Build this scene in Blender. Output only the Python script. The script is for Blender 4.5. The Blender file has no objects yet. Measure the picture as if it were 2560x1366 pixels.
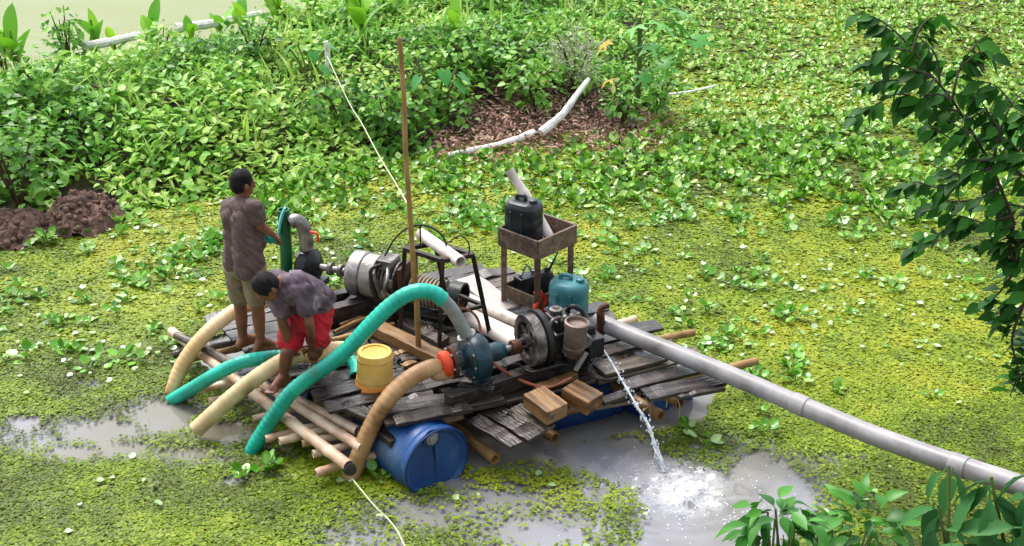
import bpy, bmesh, math, random
import numpy as np
from mathutils import Vector, Matrix, Euler

random.seed(7)
rng = np.random.default_rng(11)
R = math.radians
scene = bpy.context.scene
COL = scene.collection

# ------------------------------------------------------------------ camera, sky, sun, exposure
CAM_H, PITCH, FOC = 5.3, 26.0, 3000.0          # eye height above the water, downward pitch, focal length (photo pixels)
cam_data = bpy.data.cameras.new('camera')
cam = bpy.data.objects.new('camera', cam_data)
COL.objects.link(cam)
cam.location = (0, 0, CAM_H)
cam.rotation_euler = (R(90 - PITCH), 0, 0)
cam_data.sensor_width = 36.0
cam_data.lens = FOC / 2560 * 36
cam_data.clip_end = 500
scene.camera = cam

SUN_EL, SUN_AZ = 58.0, 125.0                    # azimuth counter-clockwise from +X (the sun stands beyond the raft, to the left)
world = bpy.data.worlds.new('World')
scene.world = world
world.use_nodes = True
wt = world.node_tree
bg = wt.nodes['Background']
sky = wt.nodes.new('ShaderNodeTexSky')
sky.sky_type = 'NISHITA'
sky.sun_disc = False
sky.sun_elevation = R(SUN_EL)
sky.sun_rotation = R(90 - SUN_AZ)
sky.air_density, sky.dust_density, sky.ozone_density = 1.0, 2.5, 2.0
hs = wt.nodes.new('ShaderNodeHueSaturation')     # thin overcast: the blue is washed out evenly
hs.inputs['Saturation'].default_value = 0.32
wt.links.new(sky.outputs[0], hs.inputs['Color'])
wt.links.new(hs.outputs[0], bg.inputs['Color'])
bg.inputs['Strength'].default_value = 0.15
sd = bpy.data.lights.new('sun', 'SUN')
sd.energy, sd.angle, sd.color = 1.5, R(30), (1.0, 0.96, 0.90)
sun = bpy.data.objects.new('sun', sd)
COL.objects.link(sun)
sdir = Vector((math.cos(R(SUN_EL)) * math.cos(R(SUN_AZ)), math.cos(R(SUN_EL)) * math.sin(R(SUN_AZ)), math.sin(R(SUN_EL))))
sun.rotation_euler = sdir.to_track_quat('Z', 'Y').to_euler()
vs = scene.view_settings
vs.view_transform = 'Standard'
vs.look = 'None'
vs.exposure = 1.42
vs.gamma = 1.0
vs.use_curve_mapping = False
scene.cycles.max_bounces = 6
scene.cycles.transparent_max_bounces = 6
scene.cycles.use_denoising = True

# ------------------------------------------------------------------ survey: photo pixel + height -> place
SN, CS = math.sin(R(PITCH)), math.cos(R(PITCH))
def P(x, y, z=0.0):
    """point of the place at height z seen at photo pixel (x, y)"""
    u, v = (x - 1280) / FOC, (683 - y) / FOC
    t = (CAM_H - z) / (SN - v * CS)
    return Vector((t * u, t * (CS + v * SN), z))
def AT(x, y, Y):
    """point at distance Y (metres along the ground) seen at photo pixel (x, y)"""
    u, v = (x - 1280) / FOC, (683 - y) / FOC
    t = Y / (CS + v * SN)
    return Vector((t * u, Y, CAM_H - t * (SN - v * CS)))
def ON(x, y, A, B):
    """point in the upright plane through A and B seen at photo pixel (x, y)"""
    u, v = (x - 1280) / FOC, (683 - y) / FOC
    d = Vector((u, CS + v * SN, -(SN - v * CS)))
    n = Vector((-(B.y - A.y), B.x - A.x, 0))
    t = n.dot(A) / n.dot(d) if abs(n.dot(d)) > 1e-6 else 1
    t = (n.x * A.x + n.y * A.y) / (n.x * d.x + n.y * d.y)
    return Vector((t * d.x, t * d.y, CAM_H + t * d.z))
def PXn(X, Y, Z):
    dep = Y * CS - (Z - CAM_H) * SN
    return 1280 + FOC * X / dep, 683 - FOC * (Y * SN + (Z - CAM_H) * CS) / dep
def Pn(x, y, z=0.0):
    u, v = (x - 1280) / FOC, (683 - y) / FOC
    t = (CAM_H - z) / (SN - v * CS)
    return t * u, t * (CS + v * SN)

# ------------------------------------------------------------------ materials
def srgb(h):
    h = h.lstrip('#')
    c = [int(h[i:i + 2], 16) / 255 for i in (0, 2, 4)]
    return tuple(((v / 12.92) if v <= .04045 else ((v + .055) / 1.055) ** 2.4) for v in c) + (1,)
MATS = {}
def mat(name, cols, scale=6, stretch=(1, 1, 1), rough=(.5, .7), bump=.2, bscale=None, metal=0, rnd=0.0, spec=.5,
        trans=0.0, tint=False, detail=6, coat=0.0, contrast=(.3, .7), transmission=0, ior=1.45):
    if name in MATS:
        return MATS[name]
    m = bpy.data.materials.new(name)
    m.use_nodes = True
    nt = m.node_tree
    N, L = nt.nodes, nt.links
    b = N['Principled BSDF']
    tc = N.new('ShaderNodeTexCoord')
    mp = N.new('ShaderNodeMapping')
    mp.inputs['Scale'].default_value = stretch
    L.new(tc.outputs['Object'], mp.inputs['Vector'])
    oi = N.new('ShaderNodeObjectInfo')
    ml = N.new('ShaderNodeMath'); ml.operation = 'MULTIPLY'; ml.inputs[1].default_value = 37.0
    L.new(oi.outputs['Random'], ml.inputs[0])
    nz = N.new('ShaderNodeTexNoise'); nz.noise_dimensions = '4D'
    nz.inputs['Scale'].default_value = scale
    nz.inputs['Detail'].default_value = detail
    L.new(mp.outputs[0], nz.inputs['Vector']); L.new(ml.outputs[0], nz.inputs['W'])
    fac = nz.outputs['Fac']
    if tint:
        at = N.new('ShaderNodeAttribute'); at.attribute_name = 'tint'
        fac = at.outputs['Fac']
    if rnd:
        ma = N.new('ShaderNodeMath'); ma.operation = 'MULTIPLY_ADD'
        mb_ = N.new('ShaderNodeMath'); mb_.operation = 'SUBTRACT'; mb_.inputs[1].default_value = .5
        L.new(oi.outputs['Random'], mb_.inputs[0])
        L.new(mb_.outputs[0], ma.inputs[0]); ma.inputs[1].default_value = rnd; L.new(fac, ma.inputs[2])
        fac = ma.outputs[0]
    cr = N.new('ShaderNodeValToRGB')
    el = cr.color_ramp.elements
    lo, hi = (0, 1) if tint else contrast
    n = len(cols)
    while len(el) < n:
        el.new(.5)
    for i, c in enumerate(cols):
        el[i].position = lo + (hi - lo) * i / max(1, n - 1)
        el[i].color = srgb(c) if isinstance(c, str) else tuple(c) + (1,)
    L.new(fac, cr.inputs[0]); L.new(cr.outputs[0], b.inputs['Base Color'])
    mr = N.new('ShaderNodeMapRange')
    mr.inputs[1].default_value, mr.inputs[2].default_value = .35, .65
    mr.inputs[3].default_value, mr.inputs[4].default_value = rough
    L.new(nz.outputs['Fac'], mr.inputs[0]); L.new(mr.outputs[0], b.inputs['Roughness'])
    b.inputs['Metallic'].default_value = metal
    b.inputs['Specular IOR Level'].default_value = spec
    b.inputs['Coat Weight'].default_value = coat
    b.inputs['IOR'].default_value = ior
    b.inputs['Transmission Weight'].default_value = transmission
    if bump:
        n2 = N.new('ShaderNodeTexNoise')
        n2.inputs['Scale'].default_value = bscale or scale * 3
        n2.inputs['Detail'].default_value = 8
        L.new(mp.outputs[0], n2.inputs['Vector'])
        bp = N.new('ShaderNodeBump'); bp.inputs['Strength'].default_value = bump; bp.inputs['Distance'].default_value = .02
        L.new(n2.outputs['Fac'], bp.inputs['Height']); L.new(bp.outputs[0], b.inputs['Normal'])
    if trans:
        tr = N.new('ShaderNodeBsdfTranslucent')
        L.new(cr.outputs[0], tr.inputs['Color'])
        mx = N.new('ShaderNodeMixShader'); mx.inputs[0].default_value = trans
        L.new(b.outputs[0], mx.inputs[1]); L.new(tr.outputs[0], mx.inputs[2])
        L.new(mx.outputs[0], N['Material Output'].inputs[0])
    MATS[name] = m
    return m

# ------------------------------------------------------------------ object helpers
def tag(o, label=None, cat=None, group=None, kind=None):
    if label: o['label'] = label
    if cat: o['category'] = cat
    if group: o['group'] = group
    if kind: o['kind'] = kind
    return o
def empty(name, loc=(0, 0, 0), rz=0.0):
    o = bpy.data.objects.new(name, None)
    COL.objects.link(o)
    o.location = loc
    o.rotation_euler = (0, 0, rz)
    o.empty_display_size = .1
    return o
def obj(name, me, m=None, parent=None, loc=None, rot=None):
    o = bpy.data.objects.new(name, me)
    COL.objects.link(o)
    if m is not None and not me.materials:
        me.materials.append(m)
    if parent is not None:
        o.parent = parent
    if loc is not None: o.location = loc
    if rot is not None: o.rotation_euler = rot
    return o
def catmull(pts, per=10):
    pts = [Vector(p) for p in pts]
    q = [pts[0] * 2 - pts[1]] + pts + [pts[-1] * 2 - pts[-2]]
    out = []
    for i in range(1, len(q) - 2):
        p0, p1, p2, p3 = q[i - 1:i + 3]
        for k in range(per):
            t = k / per
            out.append(.5 * ((2 * p1) + (p2 - p0) * t + (2 * p0 - 5 * p1 + 4 * p2 - p3) * t * t + (3 * p1 - p0 - 3 * p2 + p3) * t ** 3))
    out.append(pts[-1].copy())
    return out
def resample(pts, step):
    L = [0]
    for a, b in zip(pts, pts[1:]): L.append(L[-1] + (b - a).length)
    n = max(2, int(L[-1] / step))
    out, j = [], 0
    for i in range(n + 1):
        s = L[-1] * i / n
        while j < len(L) - 2 and L[j + 1] < s: j += 1
        t = (s - L[j]) / max(1e-9, L[j + 1] - L[j])
        out.append(pts[j].lerp(pts[j + 1], t))
    return out, L[-1]

class MB:
    """collects shapes and links them as ONE mesh object"""
    def __init__(self):
        self.v, self.f = [], []
    def add(self, vs_, fs):
        n = len(self.v)
        self.v += [Vector(p) for p in vs_]
        self.f += [[i + n for i in f] for f in fs]
        return self
    def box(self, c, size, basis=None, taper=1.0):
        sx, sy, sz = [s / 2 for s in size]
        B = basis or Matrix.Identity(3)
        c = Vector(c)
        vv = []
        for z in (-sz, sz):
            k = taper if z > 0 else 1
            for x, y in ((-sx, -sy), (sx, -sy), (sx, sy), (-sx, sy)):
                vv.append(c + B @ Vector((x * k, y * k, z)))
        return self.add(vv, [[0, 3, 2, 1], [4, 5, 6, 7], [0, 1, 5, 4], [1, 2, 6, 5], [2, 3, 7, 6], [3, 0, 4, 7]])
    def bar(self, a, b, w, h, up=(0, 0, 1)):
        a, b = Vector(a), Vector(b)
        d = (b - a)
        x = d.normalized()
        y = Vector(up).cross(x)
        if y.length < 1e-4: y = Vector((0, 1, 0)).cross(x)
        y.normalize()
        z = x.cross(y)
        return self.box((a + b) / 2, (d.length, w, h), Matrix((x, y, z)).transposed())
    def tube(self, pts, r, seg=10, caps=True, hollow=0.0, squash=1.0):
        pts = [Vector(p) for p in pts]
        rr = r if isinstance(r, (list, tuple)) else [r] * len(pts)
        t0 = (pts[1] - pts[0]).normalized()
        ref = Vector((0, 0, 1)) if abs(t0.z) < .9 else Vector((1, 0, 0))
        n = ref.cross(t0).normalized()
        vv, ff = [], []
        for i, p in enumerate(pts):
            t = (pts[min(i + 1, len(pts) - 1)] - pts[max(i - 1, 0)]).normalized()
            n = (n - t * n.dot(t)).normalized()
            b = t.cross(n)
            for k in range(seg):
                a = 2 * math.pi * k / seg
                vv.append(p + (n * math.cos(a) + b * math.sin(a) * squash) * rr[i])
        m = len(pts)
        for i in range(m - 1):
            for k in range(seg):
                k2 = (k + 1) % seg
                ff.append([i * seg + k, i * seg + k2, (i + 1) * seg + k2, (i + 1) * seg + k])
        if caps and hollow:
            for end, i, s in ((0, 0, 1), (1, m - 1, -1)):
                t = (pts[1] - pts[0]).normalized() if end == 0 else (pts[-2] - pts[-1]).normalized()
                base = i * seg
                o1 = len(vv)
                for k in range(seg): vv.append(pts[i] + (vv[base + k] - pts[i]) * .8)
                o2 = len(vv)
                for k in range(seg): vv.append(pts[i] + (vv[base + k] - pts[i]) * .76 + t * hollow)
                for k in range(seg):
                    k2 = (k + 1) % seg
                    q = [base + k, o1 + k, o1 + k2, base + k2]
                    ff.append(q if end == 0 else q[::-1])
                    q = [o1 + k, o2 + k, o2 + k2, o1 + k2]
                    ff.append(q if end == 0 else q[::-1])
                q = [o2 + k for k in range(seg)]
                ff.append(q[::-1] if end == 0 else q)
        elif caps:
            ff.append(list(range(seg))[::-1])
            ff.append([(m - 1) * seg + k for k in range(seg)])
        return self.add(vv, ff)
    def lathe(self, prof, c=(0, 0, 0), axis=(0, 0, 1), seg=24, caps=True):
        """prof: list of (radius, distance along the axis)"""
        z = Vector(axis).normalized()
        x = (Vector((0, 0, 1)) if abs(z.z) < .9 else Vector((1, 0, 0))).cross(z).normalized()
        y = z.cross(x)
        c = Vector(c)
        vv, ff = [], []
        for r, h in prof:
            for k in range(seg):
                a = 2 * math.pi * k / seg
                vv.append(c + z * h + (x * math.cos(a) + y * math.sin(a)) * max(r, 1e-4))
        for i in range(len(prof) - 1):
            for k in range(seg):
                k2 = (k + 1) % seg
                ff.append([i * seg + k, i * seg + k2, (i + 1) * seg + k2, (i + 1) * seg + k])
        if caps:
            ff.append(list(range(seg))[::-1])
            ff.append([(len(prof) - 1) * seg + k for k in range(seg)])
        return self.add(vv, ff)
    def mesh(self, name, smooth=True, origin=None):
        me = bpy.data.meshes.new(name)
        o = Vector(origin) if origin is not None else Vector((0, 0, 0))
        me.from_pydata([tuple(p - o) for p in self.v], [], self.f)
        if smooth:
            me.shade_smooth()
            try: me.set_sharp_from_angle(angle=R(38))
            except Exception: pass
        me.update()
        return me
    def build(self, name, m, parent=None, smooth=True, origin=None, bevel=0):
        o = obj(name, self.mesh(name, smooth, origin), m, parent, origin)
        if bevel:
            b = o.modifiers.new('bevel', 'BEVEL'); b.width = bevel; b.segments = 2; b.limit_method = 'ANGLE'
        return o

def tri_mesh(name, V, F, tint=None):
    V = np.asarray(V, np.float32); F = np.asarray(F, np.int32)
    me = bpy.data.meshes.new(name)
    me.vertices.add(len(V)); me.vertices.foreach_set('co', V.ravel())
    k = F.shape[1]
    me.loops.add(F.size); me.loops.foreach_set('vertex_index', F.ravel())
    me.polygons.add(len(F))
    me.polygons.foreach_set('loop_start', np.arange(len(F), dtype=np.int32) * k)
    me.polygons.foreach_set('loop_total', np.full(len(F), k, np.int32))
    if tint is not None:
        a = me.attributes.new('tint', 'FLOAT', 'POINT')
        a.data.foreach_set('value', np.asarray(tint, np.float32))
    me.update(calc_edges=True)
    return me
def rotmats(yaw, pitch, roll):
    cy, sy, cp, sp, cr_, sr = np.cos(yaw), np.sin(yaw), np.cos(pitch), np.sin(pitch), np.cos(roll), np.sin(roll)
    Z = np.zeros_like(cy); I = np.ones_like(cy)
    Rz = np.stack([cy, -sy, Z, sy, cy, Z, Z, Z, I], -1).reshape(-1, 3, 3)
    Ry = np.stack([cp, Z, sp, Z, I, Z, -sp, Z, cp], -1).reshape(-1, 3, 3)
    Rx = np.stack([I, Z, Z, Z, cr_, -sr, Z, sr, cr_], -1).reshape(-1, 3, 3)
    return Rz @ Ry @ Rx
def spread(tv, tf, pos, yaw, pitch, roll, sc, tint):
    """copies of a small template (tv, tf) at many places -> V, F, tint arrays"""
    tv = np.asarray(tv, float); tf = np.asarray(tf)
    M = rotmats(yaw, pitch, roll) * np.asarray(sc)[:, None, None]
    V = np.einsum('nij,kj->nki', M, tv) + np.asarray(pos)[:, None, :]
    N, k = len(pos), len(tv)
    F = (tf[None] + (np.arange(N) * k)[:, None, None]).reshape(-1, tf.shape[1])
    return V.reshape(-1, 3), F, np.repeat(tint, k)
def joinup(parts):
    Vs, Fs, Ts, n = [], [], [], 0
    for V, F, T in parts:
        Vs.append(V); Fs.append(F + n); Ts.append(T); n += len(V)
    return np.concatenate(Vs), np.concatenate(Fs), np.concatenate(Ts)
def vnoise(X, Y, freq, seed, octaves=3):
    X = np.asarray(X, float); Y = np.asarray(Y, float)
    out = np.zeros_like(X); amp, tot = 1.0, 0.0
    for o in range(octaves):
        g = np.random.default_rng(seed + o).random((64, 64))
        x, y = X * freq + 100 + o * 7.3, Y * freq + 100 + o * 3.1
        i, j = np.floor(x).astype(int), np.floor(y).astype(int)
        fx, fy = x - i, y - j
        fx, fy = fx * fx * (3 - 2 * fx), fy * fy * (3 - 2 * fy)
        i0, j0, i1, j1 = i % 64, j % 64, (i + 1) % 64, (j + 1) % 64
        out += amp * ((g[i0, j0] * (1 - fx) + g[i1, j0] * fx) * (1 - fy) + (g[i0, j1] * (1 - fx) + g[i1, j1] * fx) * fy)
        tot += amp; amp *= .5; freq *= 2
    return out / tot
def sstep(a, b, x):
    t = np.clip((x - a) / (b - a), 0, 1)
    return t * t * (3 - 2 * t)
def seg_dist(X, Y, pts):
    d = np.full(np.shape(X), 1e9)
    for (x0, y0), (x1, y1) in zip(pts, pts[1:]):
        dx, dy = x1 - x0, y1 - y0
        t = np.clip(((X - x0) * dx + (Y - y0) * dy) / (dx * dx + dy * dy), 0, 1)
        d = np.minimum(d, np.hypot(X - x0 - t * dx, Y - y0 - t * dy))
    return d
def inside(X, Y, poly):
    r = np.zeros(np.shape(X), bool)
    n = len(poly)
    for i in range(n):
        x0, y0 = poly[i]; x1, y1 = poly[(i + 1) % n]
        c = ((y0 > Y) != (y1 > Y)) & (X < (x1 - x0) * (Y - y0) / ((y1 - y0) if y1 != y0 else 1e-9) + x0)
        r ^= c
    return r
# ------------------------------------------------------------------ water, weed mat, banks
# shoreline of the overgrown bank and its far edge
shore = [Pn(*p) for p in ((-500, 640), (0, 612), (120, 585), (290, 562), (430, 520), (560, 500), (760, 455), (900, 425), (1060, 395), (1180, 372), (1420, 350), (1600, 318), (1660, 250), (1700, 160), (1760, 40), (1800, -60))]
far = [Pn(*p, .5) for p in ((-900, 215), (0, 172), (210, 138), (430, 100), (660, 58), (760, 10), (860, -60), (960, -150))]
bank_poly = shore + [(9.0, 45.0), (-40.0, 45.0), (-40.0, shore[0][1])]
field_poly = far + [(9.0, 60.0), (-60.0, 60.0), (-60.0, far[0][1])]
def bank_z(X, Y):
    d = seg_dist(X, Y, shore) * np.where(inside(X, Y, bank_poly), 1, -1)
    df = seg_dist(X, Y, far) * np.where(inside(X, Y, field_poly), -1, 1)
    h = .5 * sstep(-.1, 2.6, d) + .12 * sstep(1.5, 5, d)
    h = h * (.38 + .62 * sstep(-.3, 2.2, df)) + .22 * (vnoise(X, Y, .8, 3) - .5) * sstep(0, 1.2, d) * sstep(-.3, 1, df)
    return np.where(d < 0, -.35 * np.clip(-d / 1.2, 0, 1), h)
gx, gy = np.arange(-16, 8.01, .13), np.arange(9.5, 34, .13)
GX, GY = np.meshgrid(gx, gy)
GZ = bank_z(GX, GY)
def grid_mesh(name, X, Y, Z, keep=None):
    ny, nx = X.shape
    V = np.stack([X, Y, Z], -1).reshape(-1, 3)
    i = np.arange((ny - 1) * nx).reshape(ny - 1, nx)[:, :-1]
    F = np.stack([i, i + 1, i + nx + 1, i + nx], -1)
    if keep is not None: F = F[keep]
    F = F.reshape(-1, 4)
    me = tri_mesh(name, V, F)
    me.shade_smooth()
    return me
soil = mat('soil', ['#2b2418', '#3c3222', '#4a4a22'], 3, rough=(.8, .95), bump=.6)
bank_o = obj('bank_terrain', grid_mesh('bank_terrain', GX, GY, GZ), soil)
tag(bank_o, 'low earth bank under the creepers behind the raft', kind='structure')
# pale flat field beyond the bank
fm = mat('pale_field', ['#686f44', '#70784c', '#787e56'], 1.2, stretch=(1, 3, 1), rough=(.6, .8), bump=.3, bscale=22)
mbf = MB()
fx, fy = np.meshgrid(np.arange(-60, 6, .5), np.arange(15, 75, .5))
fz = .33 + .03 * vnoise(fx, fy, .6, 21)
fk = inside(fx[:-1, :-1] - .6, fy[:-1, :-1] - .6, field_poly) | inside(fx[1:, :-1], fy[1:, :-1], field_poly)
tag(obj('pale_field', grid_mesh('pale_field', fx, fy, fz, fk), fm), 'pale flat green field beyond the bank', kind='structure')

# near bank under the camera
nx_, ny_ = np.meshgrid(np.linspace(-14, 14, 90), np.linspace(-6, 6.4, 50))
nz_ = -.35 + 3.4 * sstep(6.1, .6, ny_) + .12 * (vnoise(nx_, ny_, 1.2, 5) - .5)
tag(obj('near_bank', grid_mesh('near_bank', nx_, ny_, nz_), soil), 'near bank below the viewer', kind='structure')

# water: one sheet, finer where the jet churns it
splash = P(1690, 1215)
def axis_vals(lo, a, b, hi, coarse, fine):
    return np.concatenate([np.arange(lo, a, coarse), np.arange(a, b, fine), np.arange(b, hi + coarse, coarse)])
wx, wy = np.meshgrid(axis_vals(-40, -1.2, 3.4, 60, 1.3, .03), axis_vals(-5, 6.2, 8.9, 70, 1.1, .03))
rr = np.hypot(wx - splash.x, wy - splash.y)
wz = .016 * np.exp(-rr * 1.9) * np.sin(rr * 30 + 9 * vnoise(wx, wy, 3, 8)) + .055 * np.exp(-(rr / .38) ** 2) * (vnoise(wx, wy, 11, 9, 4) - .45) * 2.2
wz += .014 * (vnoise(wx, wy, 4.5, 10, 4) - .5) * np.exp(-(rr / 1.6) ** 2) * 2
wm = mat('turbid_water', ['#666250', '#74726a', '#7f7f84', '#888892'], .7, rough=(.03, .07), bump=.08, bscale=9, spec=.5, ior=1.33)
nt_ = wm.node_tree                                            # froth whipped up round the foot of the jet
geo = nt_.nodes.new('ShaderNodeNewGeometry')
dist = nt_.nodes.new('ShaderNodeVectorMath'); dist.operation = 'DISTANCE'; dist.inputs[1].default_value = (splash.x + .06, splash.y - .05, 0)
nt_.links.new(geo.outputs['Position'], dist.inputs[0])
fall = nt_.nodes.new('ShaderNodeMapRange'); fall.inputs[1].default_value, fall.inputs[2].default_value = .03, .38
fall.inputs[3].default_value, fall.inputs[4].default_value = .6, 0.0
nt_.links.new(dist.outputs['Value'], fall.inputs[0])
fn = nt_.nodes.new('ShaderNodeTexNoise'); fn.inputs['Scale'].default_value = 9; fn.inputs['Detail'].default_value = 7; fn.inputs['Distortion'].default_value = 1.6
nt_.links.new(geo.outputs['Position'], fn.inputs['Vector'])
vein = nt_.nodes.new('ShaderNodeMath'); vein.operation = 'SUBTRACT'; vein.inputs[1].default_value = .5; nt_.links.new(fn.outputs['Fac'], vein.inputs[0])
vab = nt_.nodes.new('ShaderNodeMath'); vab.operation = 'ABSOLUTE'; nt_.links.new(vein.outputs[0], vab.inputs[0])
vr = nt_.nodes.new('ShaderNodeMapRange'); vr.inputs[1].default_value, vr.inputs[2].default_value, vr.inputs[3].default_value, vr.inputs[4].default_value = .0, .16, 1.0, 0.0
nt_.links.new(vab.outputs[0], vr.inputs[0])
fm_ = nt_.nodes.new('ShaderNodeMath'); fm_.operation = 'MULTIPLY'; nt_.links.new(vr.outputs[0], fm_.inputs[0]); nt_.links.new(fall.outputs[0], fm_.inputs[1])
bs_ = nt_.nodes['Principled BSDF']
old_link = bs_.inputs['Base Color'].links[0].from_socket
mixf = nt_.nodes.new('ShaderNodeMixRGB'); mixf.inputs['Color2'].default_value = (.8, .82, .85, 1)
nt_.links.new(fm_.outputs[0], mixf.inputs['Fac']); nt_.links.new(old_link, mixf.inputs['Color1']); nt_.links.new(mixf.outputs[0], bs_.inputs['Base Color'])
wo = obj('water', grid_mesh('water', wx, wy, wz), wm)
tag(wo, 'turbid grey pond water', kind='structure')

# cover of floating weed, as a function of the place (0 open water .. 1 closed mat)
pool = [Pn(*p) for p in ((1090, 1180), (1180, 1120), (1400, 1090), (1600, 1080), (1680, 1130), (1790, 1165), (1850, 1125), (1960, 1140), (2060, 1195), (2075, 1290), (1960, 1400), (1540, 1420), (1580, 1290), (1560, 1240), (1440, 1195), (1330, 1175), (1200, 1190))]
raft_poly = [Pn(*p) for p in ((440, 870), (860, 1175), (1100, 1190), (1350, 1120), (1760, 1060), (1800, 960), (1500, 790), (1100, 740), (600, 830))]
patches = [(410, 1045, 110, 50, .98), (250, 1080, 190, 42, .8), (180, 1135, 90, 24, .9), (60, 1062, 60, 26, .85), (300, 1125, 120, 30, .8), (560, 1085, 110, 36, .9), (640, 1020, 60, 40, .6), (100, 1100, 180, 48, .6), (480, 1140, 140, 36, .62), (700, 1130, 60, 30, .45), (585, 1205, 35, 14, .7), (265, 1215, 30, 12, .4),
           (1080, 1290, 250, 62, .66), (1350, 1330, 270, 80, .74), (1250, 1250, 220, 50, .66), (900, 1350, 170, 55, .6), (1130, 1210, 60, 25, .8), (230, 960, 40, 15, .55), (690, 1190, 60, 20, .35), (1890, 1150, 60, 20, .9), (2090, 1150, 90, 25, .45), (2150, 1250, 90, 40, .35), (1480, 1230, 60, 40, .7)]
def cover(X, Y):
    x, y = PXn(X, Y, 0)
    c = np.ones_like(x)
    for px, py, sx, sy, w in patches:
        c = np.minimum(c, 1 - w * np.exp(-((x - px) / sx) ** 2 - ((y - py) / sy) ** 2))
    d = seg_dist(X, Y, pool + pool[:1])
    ins = inside(X, Y, pool)
    c = np.where(ins, np.minimum(c, .62 * np.exp(-(d / .16) ** 2)), np.minimum(c, .62 + d * .9))
    c = np.where(inside(X, Y, raft_poly), 0.0, c)
    return c
def weed_here(X, Y, loose=False):
    n = .5 * vnoise(X, Y, 5.5, 31, 3) + .5 * vnoise(X, Y, 16, 35, 2)
    n = np.clip((n - .5) * 2.1 + .5, 0.001, .985)
    c = cover(X, Y)
    if loose:
        n = np.where(c < .7, .12 * n + .88 * rng.random(len(X)), np.clip(.3 * n + .7 * rng.random(len(X)), 0, .97))
        c = np.where(c < .97, c ** 2.2, c)
    return n < c
def bank_in(X, Y, m=0.0):
    d = seg_dist(X, Y, shore)
    i = inside(X, Y, bank_poly)
    return i & (d > m)
# closed underlayer
mx_, my_ = np.meshgrid(np.arange(-14, 16.5, .06), np.arange(5.5, 29, .06))
mz_ = .006 + .014 * vnoise(mx_, my_, 6, 41, 3)
cx, cy = mx_[:-1, :-1] + .03, my_[:-1, :-1] + .03
ux, uy = PXn(cx, cy, 0)
keep = weed_here(cx, cy) & ~bank_in(cx, cy, .5) & (ux > -420) & (ux < 2980)
keep &= cover(cx, cy) > .8
matm = mat('weed_underlayer', ['#525e12', '#657414', '#748417', '#5d6c15'], 5, rough=(.6, .8), bump=.5, bscale=40, spec=.12, contrast=(.25, .75))
tag(obj('weed_underlayer', grid_mesh('weed_underlayer', mx_, my_, mz_, keep), matm), 'matted yellow-green floating weed underlayer on the pond', 'pond weed', kind='stuff')
# fronds
def trap(n, y0, y1, mx=1.24):
    Y = rng.uniform(y0, y1, n)
    W = .427 * (Y * CS + CAM_H * SN) * mx
    X = rng.uniform(-1, 1, n) * W
    return X, Y
pad_v = [(-.5, 0, .02), (-.08, -.42, .10), (.5, 0, .0), (-.05, .42, .10)]
pad_f = [(0, 1, 2), (0, 2, 3)]
packs = []
for y0, y1, n, s in ((5.5, 9, 300000, .024), (9, 12.5, 222000, .032), (12.5, 17, 105000, .05), (17, 27, 60000, .085)):
    X, Y = trap(n, y0, y1)
    k = weed_here(X, Y, True) & ~bank_in(X, Y, .15)
    X, Y = X[k], Y[k]; m = len(X)
    patch = .65 * vnoise(X, Y, .55, 51, 3) + .35 * vnoise(X, Y, 3.5, 55, 2)                          # yellower and greener drifts of weed
    t = np.clip(.52 + (patch - .5) * 2.1 + rng.normal(0, .14, m), .06, 1)
    t = np.where(rng.random(m) < .05, rng.random(m) * .18, t)
    Z = .012 + .010 * rng.random(m) + .012 * vnoise(X, Y, 6, 41, 3)
    packs.append(spread(pad_v, pad_f, np.stack([X, Y, Z], -1), rng.uniform(0, 6.28, m), rng.normal(0, .15, m), rng.normal(0, .15, m), s * np.clip(rng.lognormal(0, .35, m), .45, 2.2), t))
V, F, T = joinup(packs)
frond_m = mat('weed_frond', ['#434a18', '#536616', '#6b8218', '#80921c', '#929824'], 8, rough=(.42, .58), bump=0, tint=True, trans=.15, spec=.25)
tag(obj('floating_weed', tri_mesh('floating_weed', V, F, T), frond_m), 'countless small yellow-green fronds of floating weed covering the pond', 'pond weed', kind='stuff')

# pale round leaves lying flat among the fronds
rv = [(0, 0, 0)] + [(math.cos(a) * (1 if i else .6), math.sin(a), .12) for i, a in enumerate(np.linspace(0, 2 * math.pi, 9)[:-1])]
rf = [(0, 1 + i, 1 + (i + 1) % 8) for i in range(8)]
packs = []
for y0, y1, n in ((6.1, 9, 260), (9, 12.5, 1200), (12.5, 17, 2200)):
    X, Y = trap(n, y0, y1)
    k = weed_here(X, Y) & (vnoise(X, Y, 1.1, 95, 3) + rng.normal(0, .1, n) > (.58 if y0 < 9 else .5)) & ~bank_in(X, Y, .1)
    X, Y = X[k], Y[k]; m = len(X)
    packs.append(spread(rv, rf, np.stack([X, Y, .035 + .03 * rng.random(m)], -1), rng.uniform(0, 6.28, m), rng.normal(0, .22, m), rng.normal(0, .22, m), rng.uniform(.013, .034, m), rng.random(m)))
V, F, T = joinup(packs)
pale_m = mat('pale_leaf', ['#6a9038', '#86a85a', '#a2b98a', '#b6c6ae'], 8, rough=(.2, .3), bump=0, tint=True, trans=.1, spec=.6)
tag(obj('floating_pale_leaves', tri_mesh('floating_pale_leaves', V, F, T), pale_m), 'scattered pale round leaves lying flat on the floating weed', 'pond weed', kind='stuff')

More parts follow.
